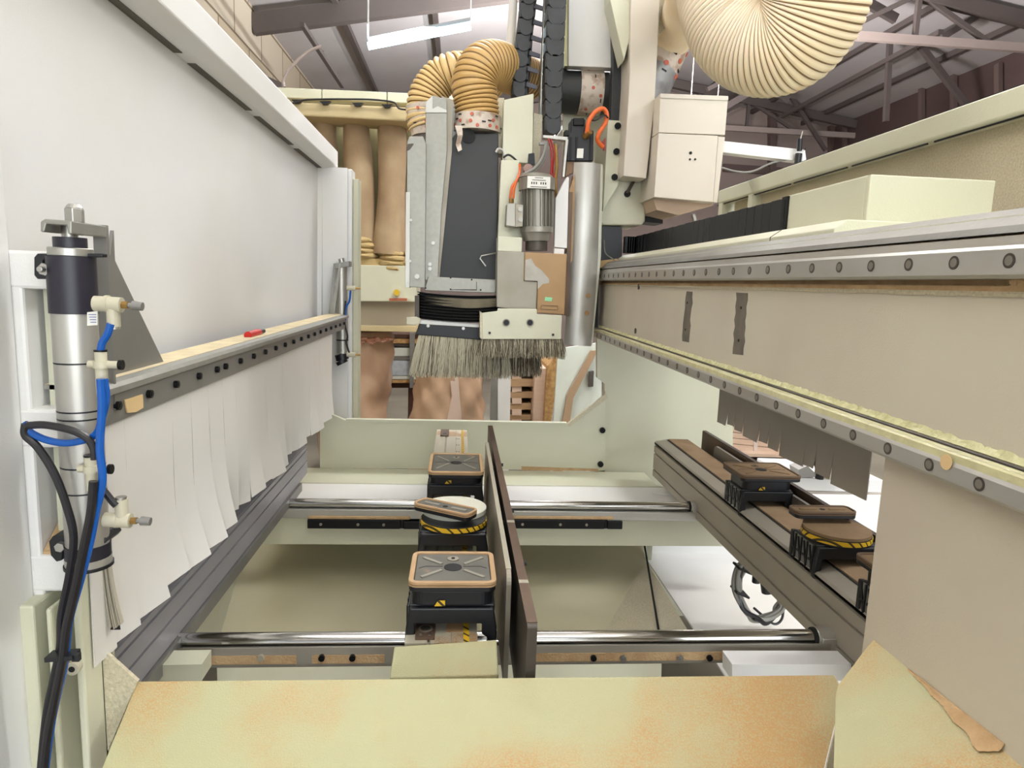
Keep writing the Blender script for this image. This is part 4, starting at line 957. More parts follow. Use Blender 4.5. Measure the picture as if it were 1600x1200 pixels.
# --- electrical box
eb = thing('electrical_box', 'cream electrical box with three small holes, mounted on the beam carriage', 'electrical box', P(1070,320,y=HY))
EYb = 2.52
fp([(1032,146),(1138,150),(1133,211),(1029,207)], EYb, .30, 'upper_housing', boxp, eb, .002)
fp([(1029,208),(1122,212),(1114,316),(1022,308)], EYb-.004, .30, 'door', boxp, eb, .002)
fp([(1122,213),(1133,214),(1121,317),(1114,316)], EYb+.004, .28, 'hinge_side', boxp, eb, .002)
fp([(1032,146),(1138,150),(1138,157),(1032,153)], EYb-.003, .003, 'top_trim', boxp, eb, .001)
for px, py, r in ((1079,239,.0055),(1078,249,.004),(1086,249,.004)):
    q = P(px,py,y=EYb-.004); B().cyl(q, q-V((0,.002,0)), r, n=12).build('hole', blackr, eb)
fp([(1020,309),(1114,318),(1114,321),(1060,336),(1026,328)], EYb+.05, .2, 'base_plate', mat('pinkish_board',(206,180,156),.6), eb)
fp([(1082,335),(1086,334),(1090,348),(1086,349)], EYb+.15, .02, 'support_rod', zinc, eb)
# sensor arm
ar = thing('sensor_arm', 'white horizontal arm with a black sensor at its tip, right of the electrical box', 'arm', P(1190,230,y=2.8))
fp([(1128,220),(1258,234),(1260,249),(1258,253),(1128,238)], 2.78, .05, 'arm_beam', white, ar, .002)
q = P(1249,210,y=2.76)
B().cyl(P(1250,217,y=2.76),P(1249,236,y=2.76),.010,n=14).build('sensor_top', black, ar, smooth=True); B().cyl(P(1248,240,y=2.76),P(1246,255,y=2.76),.013,n=14).build('sensor_body', black, ar, smooth=True)
B().cyl(P(1254,205,y=2.76),P(1251,217,y=2.76),.003,n=8).build('sensor_pin', zinc, ar, smooth=True); q = P(1257,233,y=2.775); B().cyl(q,q-V((0,.004,0)),.004,n=8).build('arm_hole', blackr, ar)
B().cyl(P(1253,240,y=2.77),P(1251,255,y=2.77),.004,n=8).build('sensor_rod', zinc, ar, smooth=True)
B().sweep(smooth(PL([(1128,262),(1150,268),(1175,268),(1205,255),(1235,248),(1246,246)], y=2.79)), .004, 8).build('sensor_cable', greyt, ar, smooth=True)
# --- cable chains, vertical
def vchain(label, L_, R_, y, n, dz=.08, rung=False):
    t = thing('cable_chain', label, 'cable chain', P((L_[-1][0]+R_[-1][0])/2, L_[-1][1], y=y))
    def at_(poly, py):
        for i in range(len(poly)-1):
            (xa,ya),(xb,yb) = poly[i], poly[i+1]
            if ya <= py <= yb: return Q(xa,xb,(py-ya)/(yb-ya))
        return poly[-1][0]
    ya, yb = L_[0][1], L_[-1][1]; h = (yb-ya)/n
    for k in range(n):
        p0, p1 = ya+h*k, ya+h*(k+1)-1.2
        fp([(at_(L_,p0),p0),(at_(R_,p0),p0),(at_(R_,p1),p1),(at_(L_,p1),p1)], y, dz, 'link', chainm, t, .004)
        q = P((at_(L_,p0)+at_(R_,p0))/2, p1-h*.25, y=y); w = (P(at_(R_,p0),p0,y=y).x-P(at_(L_,p0),p0,y=y).x)*.46
        B().cyl(q, q-V((0,.004,0)), w, n=28).build('pivot', chainm, t, bevel=.0015)
        if rung:
            fp([(at_(R_,p0)+1,p0+2),(at_(R_,p0)+18,p0+8),(at_(R_,p0)+17,p0+14),(at_(R_,p0)+0,p0+9)], y+.02, .01, 'crossbar', mat('chain_crossbar',(92,92,104),.5), t)
            fp([(at_(R_,p0)+1,p0+2),(at_(R_,p0)+3,p0+2),(at_(R_,p1)+3,p1),(at_(R_,p1),p1)], y+.03, .05, 'inner_wall', black, t)
    return t
vchain('black vertical cable chain with open grey crossbars, left of the other one', [(818,-70),(812,20),(803,80),(800,150)], [(842,-70),(834,20),(826,80),(820,148)], HY+.14, 9, .09, True)
vchain('black vertical cable chain with round links ending at the bright bracket', [(858,-90),(854,30),(851,120),(852,205)], [(890,-90),(884,30),(880,120),(876,207)], HY, 12, .09)
fp([(825,20),(836,10),(826,146),(818,146)], HY+.2, .02, 'chain_liner', boltb, None, label='dark liner strip behind the left vertical cable chain', cat='strip')
tp_ = B().cyl(P(856,-60,y=HY+.16),P(845,190,y=HY+.16),.012,n=18).build('support_pipe', pipem, smooth=True, label='thin bright pipe between the two vertical cable chains', cat='pipe')
B().cyl(P(806,-60,y=HY+.30),P(796,100,y=HY+.30),.018,n=18).build('support_pipe', white, smooth=True, label='pale vertical pipe left of the left cable chain', cat='pipe')
# cabinet in the middle top
mc = thing('spindle_housing', 'pale upright housing behind the cable chains at the top centre', 'machine housing', P(925,110,y=HY+.2))
fp([(889,-90),(955,-90),(960,35),(958,106),(888,103)], HY+.10, .05, 'front_sheet', white, mc, .003)
fp([(880,-90),(891,-90),(889,103),(882,103)], HY+.12, .2, 'side_sheet', mat('pale_yellow_sheet',(226,220,170),.5), mc)
fp([(880,170),(950,172),(950,260),(880,258)], HY+.24, .02, 'rear_sheet', cream, mc)
fp([(884,100),(952,104),(950,172),(880,170)], HY+.22, .02, 'duct_back', mat('grey_back',(108,104,100),.5), mc)
# taped duct behind the housing (horizontal)
td = thing('taped_duct', 'horizontal dark duct bound with printed white tape, behind the servo motor', 'duct', P(920,140,y=HY+.17))
a = P(868,142,y=HY+.2); c = P(950,146,y=HY+.2); B().cyl(a,c,.085,n=36).build('duct_pipe', blackm, td, smooth=True)
a = P(903,143,y=HY+.2); c = P(938,145,y=HY+.2); B().cyl(a,c,.089,n=36).build('tape_wrap', tapem, td, smooth=True)
def prints(par, c, ax, r, n, m1=inkr, m2=ink, seed=1, ang=(200,340), sz=.0065):
    """printed round marks and short text bars following a wrapped cylinder; c start, ax axis vector, r radius"""
    rg_ = random.Random(seed); ax = V(ax); d = ax.normalized(); u = d.orthogonal().normalized(); w = d.cross(u); used = []
    for i in range(n*3):
        f = rg_.uniform(.12,.88); th = rg_.uniform(0, 2*math.pi); o = V(c)+ax*f; nn = u*math.cos(th)+w*math.sin(th); tt = d.cross(nn)
        if nn.y > .1 or len(used) > n*.3: continue
        p = o+nn*r
        if any((p-q).length < sz*2.4 for q in used): continue
        used.append(p); b = B()
        if len(used) % 2: b.cyl(p-nn*.001, p+nn*.0012, sz, n=14).build('printed_mark', m1, par)
        else: b.obox(p, sz*2.2, .0024, sz*.7, Matrix((tt,nn,d)).transposed()).build('printed_text', m2, par)
prints(td, a, c-a, .0895, 34, seed=3)
# ---------------- hoses
h1 = thing('flexible_duct', 'tan ribbed flexible hose curving into the top of the black hood', 'flexible hose', P(745,190,y=HY+.07))
pts = [P(747,190,y=HY+.08),P(744,160,y=HY+.08),P(741,130,y=HY+.08),P(752,105,y=HY+.10),P(775,100,y=HY+.16),P(800,112,y=HY+.26),P(830,125,y=HY+.34)]
p_, r_, m_ = hose(pts, .088, pitch=.0165, depth=.07); B().sweep(p_, r_, 40, mis=m_).build('ribbed_wall', [hoseT,hoseL], h1, smooth=True, ang=70)
a = P(746,208,y=HY+.08); c = P(747,182,y=HY+.08); B().cyl(a,c,.0925,.0900,n=36).build('tape_wrap', tapem, h1, smooth=True)
prints(h1, a, c-a, .0935, 50, seed=8)
b = B(); b.sheet([[P(x,y,y=HY-.02-.01*((i)%2)) for x,y in row] for i,row in enumerate((((711,196),(722,197)),((715,212),(723,211)),((712,226),(720,224)),((716,237),(722,234))))], .001).build('loose_tape_end', tapem, h1, smooth=True)
h2 = thing('flexible_duct', 'pale ribbed flexible hose arching behind the tan one', 'flexible hose', P(670,200,y=HY+.5))
Y2 = HY+.35
pts = [P(668,200,y=Y2),P(664,180,y=Y2),P(668,150,y=Y2),P(688,122,y=Y2),P(715,112,y=Y2),P(745,118,y=Y2+.1),P(770,130,y=Y2+.2)]
p_, r_, m_ = hose(pts, .080, pitch=.018, depth=.12); B().sweep(p_, r_, 36, mis=m_).build('ribbed_wall', [mat('pale_hose',(224,196,140),.4,sss=.1),hoseL], h2, smooth=True, ang=70)
a = P(668,212,y=Y2-.0); c = P(664,166,y=Y2-.0); B().cyl(a,c,.068,.082,n=30).build('tape_wrap', tapem, h2, smooth=True); prints(h2, a, c-a, .084, 30, seed=4)
B().cyl(P(668,235,y=Y2),P(668,208,y=Y2),.062,n=28).build('duct_stub', mat('dark_grey_duct',(92,84,78),.5), h2, smooth=True)
h3 = thing('flexible_duct', 'huge cream ribbed flexible hose swooping toward the camera at upper right', 'flexible hose', P(1200,100,y=1.6))
pts = [P(1040,72,y=2.85),P(1062,38,y=2.72),P(1086,-12,y=2.4),P(1104,-46,y=2.05),P(1120,-40,y=1.80),P(1132,8,y=1.72),P(1154,52,y=1.68),P(1194,72,y=1.63),P(1238,60,y=1.58),P(1268,18,y=1.54),P(1280,-40,y=1.52),P(1284,-130,y=1.52)]
p_, r_, m_ = hose(pts, .080, pitch=.0088, depth=.035, R1=.118, subs=4)
B().sweep(p_, r_, 64, mis=m_).build('ribbed_wall', [hoseC,hoseCd], h3, smooth=True, ang=75)
a = P(1018,125,y=2.85); c = P(1050,55,y=2.85)
B().cyl(a-(c-a)*.75, a+(c-a)*.25,.098,.088,n=30).build('film_wrap', foil, h3, smooth=True)
B().cyl(a,c,.086,.088,n=36).build('tape_wrap', tapem, h3, smooth=True); prints(h3, a, c-a, .0885, 46, seed=6, sz=.010)
# ================================================================ BUILDING
WXL, WXR, BY = -2.2, 7.0, 13.0
RX, RZ = 3.2, 3.72
def rz_(x): return 2.72+ (RZ-2.72)*(x-WXL)/(RX-WXL) if x < RX else RZ-(RZ-3.15)*(x-RX)/(WXR-RX)
struct(B().box(WXL-.2,WXR+.2,-6,BY+.2,-1.6,-1.5), 'floor', conc)
def block_mat():
    m = bpy.data.materials.new('block_wall'); m.use_nodes = True; N = m.node_tree.nodes; L = m.node_tree.links; b = N['Principled BSDF']
    tc = N.new('ShaderNodeTexCoord'); mp = N.new('ShaderNodeMapping'); mp.inputs['Rotation'].default_value = (math.pi/2,0,math.pi/2); L.new(tc.outputs['Object'], mp.inputs[0])
    sep = N.new('ShaderNodeSeparateXYZ'); L.new(tc.outputs['Object'], sep.inputs[0]); cb_ = N.new('ShaderNodeCombineXYZ'); L.new(sep.outputs[1], cb_.inputs[0]); L.new(sep.outputs[2], cb_.inputs[1])
    br = N.new('ShaderNodeTexBrick'); L.new(cb_.outputs[0], br.inputs['Vector']); br.inputs['Scale'].default_value = 1; br.inputs['Brick Width'].default_value = .9; br.inputs['Row Height'].default_value = .42; br.inputs['Mortar Size'].default_value = .012
    br.inputs['Color1'].default_value = s2l((186,170,144))+(1,); br.inputs['Color2'].default_value = s2l((206,194,174))+(1,); br.inputs['Mortar'].default_value = s2l((128,112,90))+(1,)
    L.new(br.outputs['Color'], b.inputs['Base Color']); b.inputs['Roughness'].default_value = .9
    bn = N.new('ShaderNodeBump'); bn.inputs['Strength'].default_value = .6; bn.inputs['Distance'].default_value = .02; L.new(br.outputs['Fac'], bn.inputs['Height']); bn.invert = True; L.new(bn.outputs[0], b.inputs['Normal']); return m
struct(B().box(WXL-.2,WXL,-6,BY,-1.5,2.75), 'wall_left', block_mat())
struct(B().box(WXR,WXR+.2,-6,BY,-1.5,3.2), 'wall_right', roofr)
struct(B().prism([(WXL,BY,-1.5),(WXR,BY,-1.5),(WXR,BY,3.15),(RX,BY,RZ),(WXL,BY,2.72)],(0,.2,0)), 'wall_back', backm)
b = B(); b.prism([(WXL-.2,-6,2.70),(RX,-6,RZ),(RX,-6,RZ+.06),(WXL-.2,-6,2.76)],(0,BY+6.2,0)); b.prism([(WXR+.2,-6,3.12),(RX,-6,RZ),(RX,-6,RZ+.06),(WXR+.2,-6,3.18)],(0,BY+6.2,0)); struct(b,'ceiling',roofm)
n_ = 2
def trim(b, m, **k):
    global n_; n_ += 1; return struct(b, 'trim_%d' % n_, m, **k)
for y in (7.7, 12.2, 3.2):
    b = B()
    b.beam((WXL,y,rz_(WXL)-.16),(RX,y,rz_(RX)-.16),.10,.20); b.beam((WXR,y,rz_(WXR)-.12),(RX,y,rz_(RX)-.12),.10,.14)
    trim(b, trussm)
    if y > 4:
        zc = 2.86
        b = B(); b.beam((1.4,y,zc),(WXR,y,zc-.02),.06,.09); trim(b, trussl)
        b = B()
        for x in (2.3,3.2,4.1,5.0): b.beam((x,y,zc),(x,y,rz_(x)-.1),.05,.05)
        for x0,x1 in ((2.3,3.2),(4.1,3.2),(4.1,5.0),(5.9,5.0)): b.beam((x0,y,zc),(x1,y,rz_(x1)-.12),.05,.05)
        trim(b, trussm)
for x in (-1.35,-.35,.75,1.9,4.3,5.4,6.4):
    b = B(); b.beam((x,2.0,rz_(x)-.045),(x,BY,rz_(x)-.045),.06,.07); trim(b, trussm)
# raking braces across the right side
b = B()
for (a, c, y) in (((1140,170),(1400,60),9.),((1200,175),(1500,40),9.),((1235,250),(1330,-30),8.5)): pass
b.beam(P(1222,182,y=12.),P(1470,50,y=8.),.06,.06); b.beam(P(1395,-20,y=9),P(1384,190,y=9.),.06,.06); b.beam(P(1415,42,y=9),P(1510,165,y=9.),.07,.07); b.beam(P(1235,150,y=12),P(1290,235,y=12),.06,.06)
b.beam(P(1105,140,y=10),P(1205,90,y=10),.06,.06); b.beam(P(1120,175,y=10),P(1350,40,y=10),.09,.09); b.beam(P(1090,60,y=11),P(1230,160,y=11),.05,.05)
b.beam(P(1330,-10,y=8),P(1400,30,y=8),.06,.1); b.beam(P(1470,60,y=8),P(1575,-5,y=8),.07,.07)
trim(b, trussm)
b = B()
for px in (1320,1440,1490,1560): b.beam(P(px,100,y=None,x=WXR-.05), P(px,330,x=WXR-.05), .06,.08)
for px in (1206,1300): b.beam(P(px,150,y=BY-.06), P(px,330,y=BY-.06), .12,.12)
b.beam(P(1130,262,y=BY-.06),P(1330,275,y=BY-.06),.06,.14)
trim(b, mat('wall_post',(112,94,90),.6))
# window slits letting daylight through the right wall
for px, py in ((1379,151),(1486,104),(1547,87)):
    q = P(px,py,x=WXR-.01); trim(B().box(q.x-.01,q.x+.012,q.y-.05,q.y+.05,q.z-.04,q.z+.04), mat('daylight_chink',(255,250,240),.5,emit=3))
# roof braces left
b = B(); b.beam(P(472,38,y=6.6),P(535,135,y=8.),.04,.04); b.beam(P(500,80,y=7.2),P(505,82,y=7.2),.03,.03); trim(b, trussm)
b = B(); b.sweep(smooth(PL([(502,72),(480,82),(455,105),(443,125),(444,136)], y=5.6)), .012, 8); b.build('conduit', trussl, smooth=True, label='thin bent conduit dropping from the rafter at upper left', cat='conduit')
b = B(); q_ = P(395,80,y=6.0); b.beam(V((WXL-.0,6.0,q_.z+.2*0)),P(440,135,y=6.0),.05,.05); b.build('brace', trussm, label='short grey brace against the block wall', cat='steel brace')
# fluorescent
lt = thing('fluorescent_light', 'glowing bluish-white fluorescent tube slung under the left rafter', 'ceiling light', P(655,60,y=6.4))
a, c = P(575,72,y=6.4), P(735,41,y=6.4)
B().cyl(a,c,.032,n=16).build('tube', tube_e, lt, smooth=True)
up = V((0,0,.05)); B().beam(a+up,c+up,.05,.03).build('fitting', mat('lamp_batten',(150,156,160),.6), lt)
for e_ in (a,c): B().beam(e_+up, V((e_.x,e_.y,rz_(e_.x)-.02)), .012,.012,(0,1,0)).build('hanger', lampw, lt)
# vertical bright pipe top left
B().cyl(P(283,60,y=4.6),P(283,-40,y=4.6),.075,n=24).build('wall_pipe', pipem, smooth=True, label='fat galvanised vertical pipe above the left enclosure top', cat='pipe')
# stand for the pipe down to the floor (hidden by the enclosure)
# ================================================================ DUST COLLECTOR
DY = 5.0
dc = thing('dust_collector', 'filter-bag dust collector standing behind the left enclosure', 'dust collector', P(540,640,y=DY+.3))
def fd(pts, y, d, name, m, par=dc, bevel=0., **k): return fp(pts, y, d, name, m, par, bevel, **k)
for (x0,x1) in ((395,502),(503,604),(605,712)):
    s_ = .045; fd([(x0,135+(x0-410)*s_),(x1,135+(x1-410)*s_),(x1,151+(x1-410)*s_),(x0,151+(x0-410)*s_)], DY-.05, .12, 'top_frame', cream, dc, .006)
fd([(405,157),(645,168),(643,190),(402,177)], DY-.16, .30, 'ochre_header', ochre, dc, .01)
for px in (427,463,507,558,604): fd([(px-8,153+(px-410)*.05),(px+10,153+(px-410)*.05),(px+4,158+(px-410)*.05),(px-3,158+(px-410)*.05)], DY-.19, .03, 'clip', boltb)
b = B(); b.sweep(smooth(PL([(415,163),(450,163),(480,156),(545,155),(585,156),(615,160),(625,170),(650,170),(668,160)], y=DY-.2)), .006, 6).build('wire', blackt, dc, smooth=True)
def bag(px, w0, w1, yb, y, m, py0=168, py1=405, seed=1):
    a = P(px,py0+8,y=y); c = P(px+ (w1-w0)*.0+2,py1,y=y); rg_ = random.Random(seed)
    pts = []; rad = []; sc_ = y/1060
    for k in range(13):
        t = k/12; pts.append(a.lerp(c,t)+V((.02*math.sin(3*t+seed),0,0))); rad.append((Q(w0,w1,t)/2+1.5*math.sin(7*t+seed))*sc_*(.86 if k in(0,) else 1))
    B().sweep(pts, rad, 24).build('filter_bag', m, dc, smooth=True)
bag(462,36,38,0,DY+.12,cloth,seed=2); bag(512,34,36,0,DY+.10,cloth,seed=4); bag(560,38,44,0,DY+.10,cloth,seed=5,py1=388); bag(608,38,48,0,DY+.08,cloth,seed=7,py1=398)
bag(487,30,30,0,DY+.38,clothG,seed=1); bag(536,30,30,0,DY+.38,clothG,seed=3); bag(586,30,30,0,DY+.38,clothG,seed=6); bag(632,24,28,0,DY+.36,clothG,seed=8); bag(655,22,24,0,DY+.2,cloth,seed=9)
for px, y0_, w in ((562,370,46),(612,390,46),(645,390,30)):
    b = B()
    for k in range(4):
        q = P(px+ (k%2)*3,y0_+6+8*k,y=DY+.06); b.blob(q, w/2*DY/1060*(.9+.08*k), .10, .034, 20, .05, k+px)
    b.build('bunched_cuff', clothY, dc, smooth=True)
fd([(400,395),(660,408),(660,420),(400,412)], DY+.0, .5, 'sawdust_ledge', clothY, dc)
fd([(380,410),(652,416),(650,472),(380,468)], DY-.03, .5, 'upper_tray', ochre and cream, dc, .005)
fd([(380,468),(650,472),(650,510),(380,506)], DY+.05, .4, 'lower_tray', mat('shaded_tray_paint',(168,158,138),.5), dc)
fd([(380,506),(650,510),(650,519),(380,514)], DY-.02, .5, 'tray_lip', ochre, dc, .003)
fd([(600,470),(640,470),(640,466),(632,464),(629,452),(622,448),(614,452),(609,464),(600,466)], DY-.05, .02, 'shaker_bracket', cream, dc)
q = P(620,457,y=DY-.055); B().cyl(q,q-V((0,.02,0)),.022,n=16).build('shaker_knob', yellow, dc, smooth=True)
fd([(608,466),(636,466),(636,470),(608,470)], DY-.06, .02, 'red_strip', mat('dull_red',(170,96,66),.6), dc)
def sack(label, Lp, Rp, y, d, m, extra=None):
    t = thing('plastic_sack', label, 'plastic sack', (P((Lp[-1][0]+Rp[-1][0])/2,Lp[-1][1],y=y).x, y+d/2, -1.5))
    n = 16; rows = []; yt, yb = Lp[0][1], Lp[-1][1]
    def at_(poly, py):
        for i in range(len(poly)-1):
            (xa,ya),(xb,yb_) = poly[i], poly[i+1]
            if ya <= py <= yb_: return Q(xa,xb,(py-ya)/max(yb_-ya,1e-6))
        return poly[-1][0]
    b = B(); rings = []; m_ = 40
    for i in range(n+6):
        if i <= n:
            py = Q(yt,yb,i/n); l = P(at_(Lp,py),py,y=y); r = P(at_(Rp,py),py,y=y)
        else: l = V((l.x,l.y,Q(l.z,-1.5,(i-n)/5))); r = V((r.x,r.y,l.z))
        cx = (l.x+r.x)/2; w = (r.x-l.x)/2; cz = l.z; ring = []
        for k in range(m_):
            th = 2*math.pi*k/m_; wr = 1+.04*math.sin(5*th+i*.6)+.03*math.sin(9*th-i*.9)
            ring.append(b.bm.verts.new((cx+w*wr*math.cos(th), y+d/2+d/2*wr*math.sin(th), cz)))
        rings.append(ring)
    for i in range(len(rings)-1):
        for k in range(m_): b._f([rings[i][k],rings[i][(k+1)%m_],rings[i+1][(k+1)%m_],rings[i+1][k]])
    b._f(rings[0]); b._f(rings[-1][::-1])
    b.build('sack_skin', m, t, smooth=True, ang=180); return t
k1 = sack('crumpled brown-pink plastic sack under the left trays of the dust collector', [(470,517),(475,600),(490,655)], [(608,519),(609,550),(606,615),(598,625),(600,655)], DY+.1, .5, bagp)
b = B()
for k in range(14):
    rg_ = random.Random(k); q = P(556+4*k,527+rg_.uniform(0,9),y=DY+.08); b.blob(q, .03,.02,.014, 10, .35, k)
b.build('gathered_neck', mat('gathered_plastic',(170,112,84),.5,var=(206,164,140),vs=30), k1)
k2 = sack('large brown-pink plastic sack standing below the big brush', [(646,560),(648,600),(636,665)], [(752,560),(756,600),(757,665)], DY-.3, .45, bagp)
b = B(); b.prism(PL([(703,590),(716,590),(722,662),(697,662),(706,620)], y=DY-.31), (0,.02,0)).build('light_streak', paleplast, k2)
# shelf with stacked boards between sacks
bs = thing('board_stack', 'stack of grey and white boards on the floor between the sacks', 'board stack', P(625,600,y=6.2))
for (a_,c_,m_) in ((522,528,woodd),(529,536,osb),(537,541,dsteel),(543,556,mdfw),(557,562,plate_s),(563,586,mat('blue_white_boards',(190,198,206),.5,var=(164,172,180),vs=20)),(587,592,mdfw),(593,598,osb)):
    fd([(560,a_),(720,a_+1),(720,c_+1),(560,c_)], 6.2, .5, 'board', m_, bs)
fd([(565,599),(710,600),(710,606),(565,606)], 6.3, .4, 'skid', woodd, bs)
z_ = P(640,606,y=6.3).z; q0_ = P(565,606,y=6.3); q1_ = P(710,606,y=6.3)
for x_ in (q0_.x,(q0_.x+q1_.x)/2,q1_.x-.1): B().box(x_,x_+.1,6.3,6.7,-1.5,z_).build('bearer', woodd, bs)
fd([(640,520),(648,520),(646,606),(640,606)], 6.15, .05, 'upright', plate_s, bs)
# white post
wp = thing('steel_post', 'grey and white steel post under the brushes', 'post', P(785,660,y=4.4))
fd([(768,560),(778,560),(777,806),(763,806)], 4.4, .06, 'grey_side', plate_s, wp); fd([(778,560),(799,560),(793,806),(775,806)], 4.4, .05, 'white_side', white, wp)
# pallets / wood stack behind
ws = thing('pallet_stack', 'stack of wooden pallets seen through the end opening under the brush', 'pallet stack', P(840,660,y=5.4))
for k,(a_,c_) in enumerate(((572,584),(592,604),(612,622),(630,640),(648,656),(668,678),(690,700),(712,722))):
    fd([(790,a_),(846,a_),(846,c_),(790,c_)], 5.4+.01*k, .8, 'deck_board', woodm, ws); fd([(800,c_),(815,c_),(815,c_+9),(800,c_+9)], 5.42, .7, 'block', woodp, ws)
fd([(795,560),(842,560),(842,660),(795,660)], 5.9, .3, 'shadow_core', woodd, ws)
fd([(836,575),(858,575),(856,660),(832,660)], 5.3, .9, 'stringer', woodp, ws, .01)
fd([(856,572),(874,548),(870,600),(860,665),(850,665)], 5.2, .5, 'chipboard_edge', osb, ws)
wb = thing('leaning_board', 'white board with a brown diagonal edge behind the end opening', 'board', P(900,640,y=4.9))
fd([(872,545),(940,535),(940,770),(858,770)], 4.9, .03, 'white_face', mdfw, wb)
fd([(924,548),(934,548),(896,622),(874,768),(860,768),(886,618)], 4.86, .03, 'brown_edge', boardb, wb)
fd([(921,581),(928,580),(927,604),(920,605)], 4.85, .03, 'grey_latch', dsteel, wb)
# pipe continuing into the room behind head: white frame upright behind beam (right opening)
rw = thing('timber_stack', 'neat stack of pinkish planks seen below the grey strips', 'timber stack', P(1200,700,y=5.0))
for k in range(8):
    fd([(1135,640+9*k-10),(1290,655+9*k-10),(1290,663+9*k-10),(1135,648+9*k-10)], 5.0, 1.2, 'plank', woodp, rw)
fd([(1178,640),(1184,641),(1184,712),(1178,711)], 4.99, .01, 'strap', mat('white_strap',(206,190,180),.5), rw)
fd([(1140,708),(1270,712),(1270,716),(1140,713)], 4.9, 1.3, 'base_sheet', woodp, rw)
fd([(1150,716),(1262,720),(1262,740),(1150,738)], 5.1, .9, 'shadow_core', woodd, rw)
fd([(1230,716),(1262,720),(1262,742),(1230,740)], 5.0, .3, 'bearer', woodm, rw)
fd([(1215,742),(1290,744),(1290,756),(1215,752)], 5.0, .5, 'base_block', woodm, rw)
# white machine part at right, seen through
wm = thing('white_workbench', 'white machine ledge and plate seen behind the right rail', 'workbench', P(1300,780,y=3.2))
fd([(1235,746),(1380,750),(1380,770),(1230,766)], 3.3, .4, 'ledge', white, wm, .004)
fd([(1235,767),(1380,770),(1380,812),(1235,800)], 3.4, .3, 'front_sheet', mat('ledge_front_paint',(206,196,184),.5), wm)
fd([(1330,803),(1380,806),(1380,812),(1330,812)], 3.2, .1, 'steel_rail', rodm, wm)
fd([(1200,800),(1420,812),(1420,850),(1200,850)], 3.1, .9, 'lower_plate', white, wm)
fd([(1248,734),(1262,728),(1280,745),(1250,746)], 3.25, .1, 'dark_bracket', plate_s, wm)
for px in (1270,1284,1295,1307): 
    b = B(); b.sweep(smooth(PL([(px,716),(px+8,724),(px+11,738),(px+10,748)], y=3.25)), .022, 10).build('hose_end', blackt if px != 1284 else ivory, wm, smooth=True)
b = B(); b.sweep(smooth(PL([(1300,722),(1312,730),(1322,742),(1330,748)], y=3.22)), .01, 8).build('cable', blackt, wm, smooth=True)
# ================================================================ CABLE COILS
def coil(label, pts, y, m, r=.006, n=4, par_m=None):
    c0_ = P(pts[0][0],pts[0][1],y=y); t = thing('cable_bundle', label, 'cable bundle', c0_)
    for k in range(n):
        rg_ = random.Random(k*7); o = [V((rg_.uniform(-.012,.012), rg_.uniform(-.015,.015), rg_.uniform(-.008,.008))) for _ in pts]
        b = B(); b.sweep(smooth([P(a,c,y=y)+o[i]*(1 if 0<i<len(pts)-1 else .3) for i,(a,c) in enumerate(pts)]), r*(1 if k%2 else .8), 8).build('cable', m[k%len(m)], t, smooth=True)
    return t
cR = coil('loop of grey cables hanging under the right support rail', [(1172,872),(1158,885),(1152,915),(1160,945),(1180,965),(1200,968),(1218,952),(1222,930),(1216,908),(1200,905)], 1.9, [greyt,plate_s,greyt,blackt], .0075, 5)
B().sweep(smooth(PL([(1178,950),(1192,962),(1210,975),(1222,966),(1224,940)], y=1.92)), .004, 8).build('thin_cable', blackt, cR, smooth=True)
for px,py in ((1160,888),(1156,925),(1183,966)):
    q = P(px,py,y=1.9); B().obox(q,.045,.05,.006,Matrix.Rotation(.4,3,'Y')).build('tie', blackr, cR)
B().cyl(P(1183,885,y=1.9),P(1181,910,y=1.9),.012,n=14).build('plug', black, cR, smooth=True); B().cyl(P(1183,876,y=1.9),P(1182,888,y=1.9),.010,n=12).build('plug_ring', orange, cR, smooth=True)
B().cyl(P(1194,888,y=1.9),P(1199,925,y=1.9),.018,n=14).build('connector', black, cR, smooth=True)
cL = coil('cable loop and air connectors hanging under the left support rail', [(318,888),(296,905),(284,930),(280,952),(292,965),(305,955),(314,930),(322,905),(328,893)], 1.55, [blackt,greyt,blackt], .0045, 4)
for (a,c) in (((302,920),(312,938)),((310,912),(322,918))): B().cyl(P(a[0],a[1],y=1.53),P(c[0],c[1],y=1.53),.010,n=14).build('connector', black if a[0] == 302 else brass, cL, smooth=True)
B().cyl(P(326,890,y=1.52),P(322,905,y=1.52),.012,n=12).build('plug', black, cL, smooth=True)
cM = coil('small cable loop under the left rail near the far rod', [(398,797),(404,812),(400,826),(388,832),(380,826)], 2.0, [blackt,blackt], .005, 2)
# --- unseen fluorescent fittings added to light the hall and its roof
def exec_lights():
    for nm, x, y, z, pw, lc, up, ax in LIGHTS:
        t = thing('fluorescent_light', nm, 'ceiling light', (x,y,z))
        u = V((1,0,0)) if ax == 'x' else V((0,1,0)); c_ = V((x,y,z+.03)); q1 = .6 if ax == 'x' else .45
        B().beam(c_-u*q1, c_+u*q1, .10, .04).build('fitting', lampw, t)
        for dx in (-.4,.4):
            h = c_+u*dx; B().cyl(h, V((h.x,h.y,rz_(h.x)-.005)), .004, n=8).build('hanger', trussl, t)
        sx, sy = (2*q1+.1,.3) if ax == 'x' else (.3,2*q1+.1)
        for nm2, dz, e_ in (('lamp',-.01,pw),('lamp_up',.07,up)):  # the upward emitter is added to brighten the roof
            l = bpy.data.lights.new(nm2, 'AREA'); l.shape = 'RECTANGLE'; l.size = sx; l.size_y = sy; l.energy = e_; l.color = lc
            o = bpy.data.objects.new(nm2, l); C.objects.link(o); o.location = (x,y,z+dz); o.rotation_euler = (0,0,0) if dz < 0 else (math.pi,0,0)
    for a in AREAS: area(*a)
YG = (.98,1,.88)
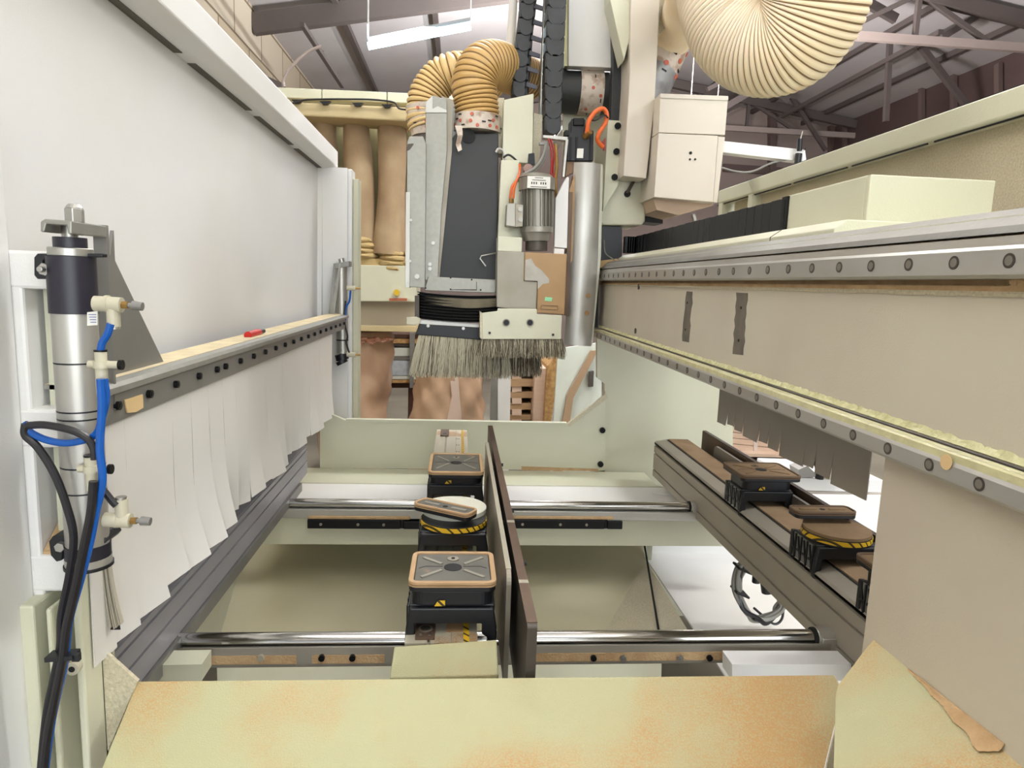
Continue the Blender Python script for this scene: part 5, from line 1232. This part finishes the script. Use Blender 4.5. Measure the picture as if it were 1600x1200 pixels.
LIGHTS = [('unseen fluorescent fitting added overhead, in front of the block wall', -1.4, .6, 2.0, 6, (.94,.98,1), 160, 'x'), ('unseen fluorescent fitting added overhead, above the front cover', .9, -1.4, 2.3, 5, YG, 160, 'x'),
          ('unseen fluorescent fitting added over the right side of the machine', 3.0, 1.2, 2.2, 68, (.97,1,.98), 160, 'x'), ('unseen fluorescent fitting added over the far aisle', .6, 3.9, 2.4, 45, (.97,1,.97), 200, 'x'),
          ('unseen fluorescent fitting added behind the electrical box', 2.4, 7.0, 1.5, 20, (1,.93,.92), 330, 'y'),  # added out of sight behind the machine to brighten the roof
          ('unseen fluorescent fitting added behind the vertical cable chains', .95, 6.9, 1.4, 20, (.95,.99,1), 190, 'y')]
AREAS = [('front_fill', (1.8,-4.5,.5), (-.3,2,-.6), 5, 3.4, 200, (.95,.99,1)),  # broad fill added behind the camera; no door is modelled
         ('tube_glow', (-.35,6.35,2.2), (-.35,6.0,0), 1.0, .1, 25, (.8,.93,1))]
WORLD = 1.2; EXPO = .14
# ================================================================ CAMERA, LIGHT
cam = bpy.data.cameras.new('camera'); co = bpy.data.objects.new('camera', cam); C.objects.link(co)
R = CM.to_4x4(); co.matrix_world = Matrix.Translation((0,0,0)) @ R
cam.sensor_width = 36; cam.lens = F/1600*36; cam.clip_start = .02; cam.clip_end = 100
bpy.context.scene.camera = co
def area(name, loc, to, sx, sy, pw, col=(1,1,1)):
    l = bpy.data.lights.new(name, 'AREA'); l.shape = 'RECTANGLE'; l.size = sx; l.size_y = sy; l.energy = pw; l.color = col
    o = bpy.data.objects.new(name, l); C.objects.link(o); o.location = loc; o.rotation_euler = (V(to)-V(loc)).to_track_quat('-Z','Y').to_euler(); return o
exec_lights()
wd = bpy.data.worlds.new('w'); bpy.context.scene.world = wd; wd.use_nodes = True
bg = wd.node_tree.nodes['Background']; bg.inputs[0].default_value = (.86,.93,1,1); bg.inputs[1].default_value = WORLD
sc_ = bpy.context.scene; sc_.view_settings.view_transform = 'Standard'; sc_.view_settings.look = 'None'; sc_.view_settings.gamma = 1; sc_.view_settings.exposure = EXPO
sc_.cycles.max_bounces = 8; sc_.cycles.diffuse_bounces = 4; sc_.cycles.use_denoising = True; sc_.cycles.caustics_reflective = False
bpy.context.view_layer.update()
for o in list(bpy.data.objects):
    if o.parent is None: o.location.z += CAMH
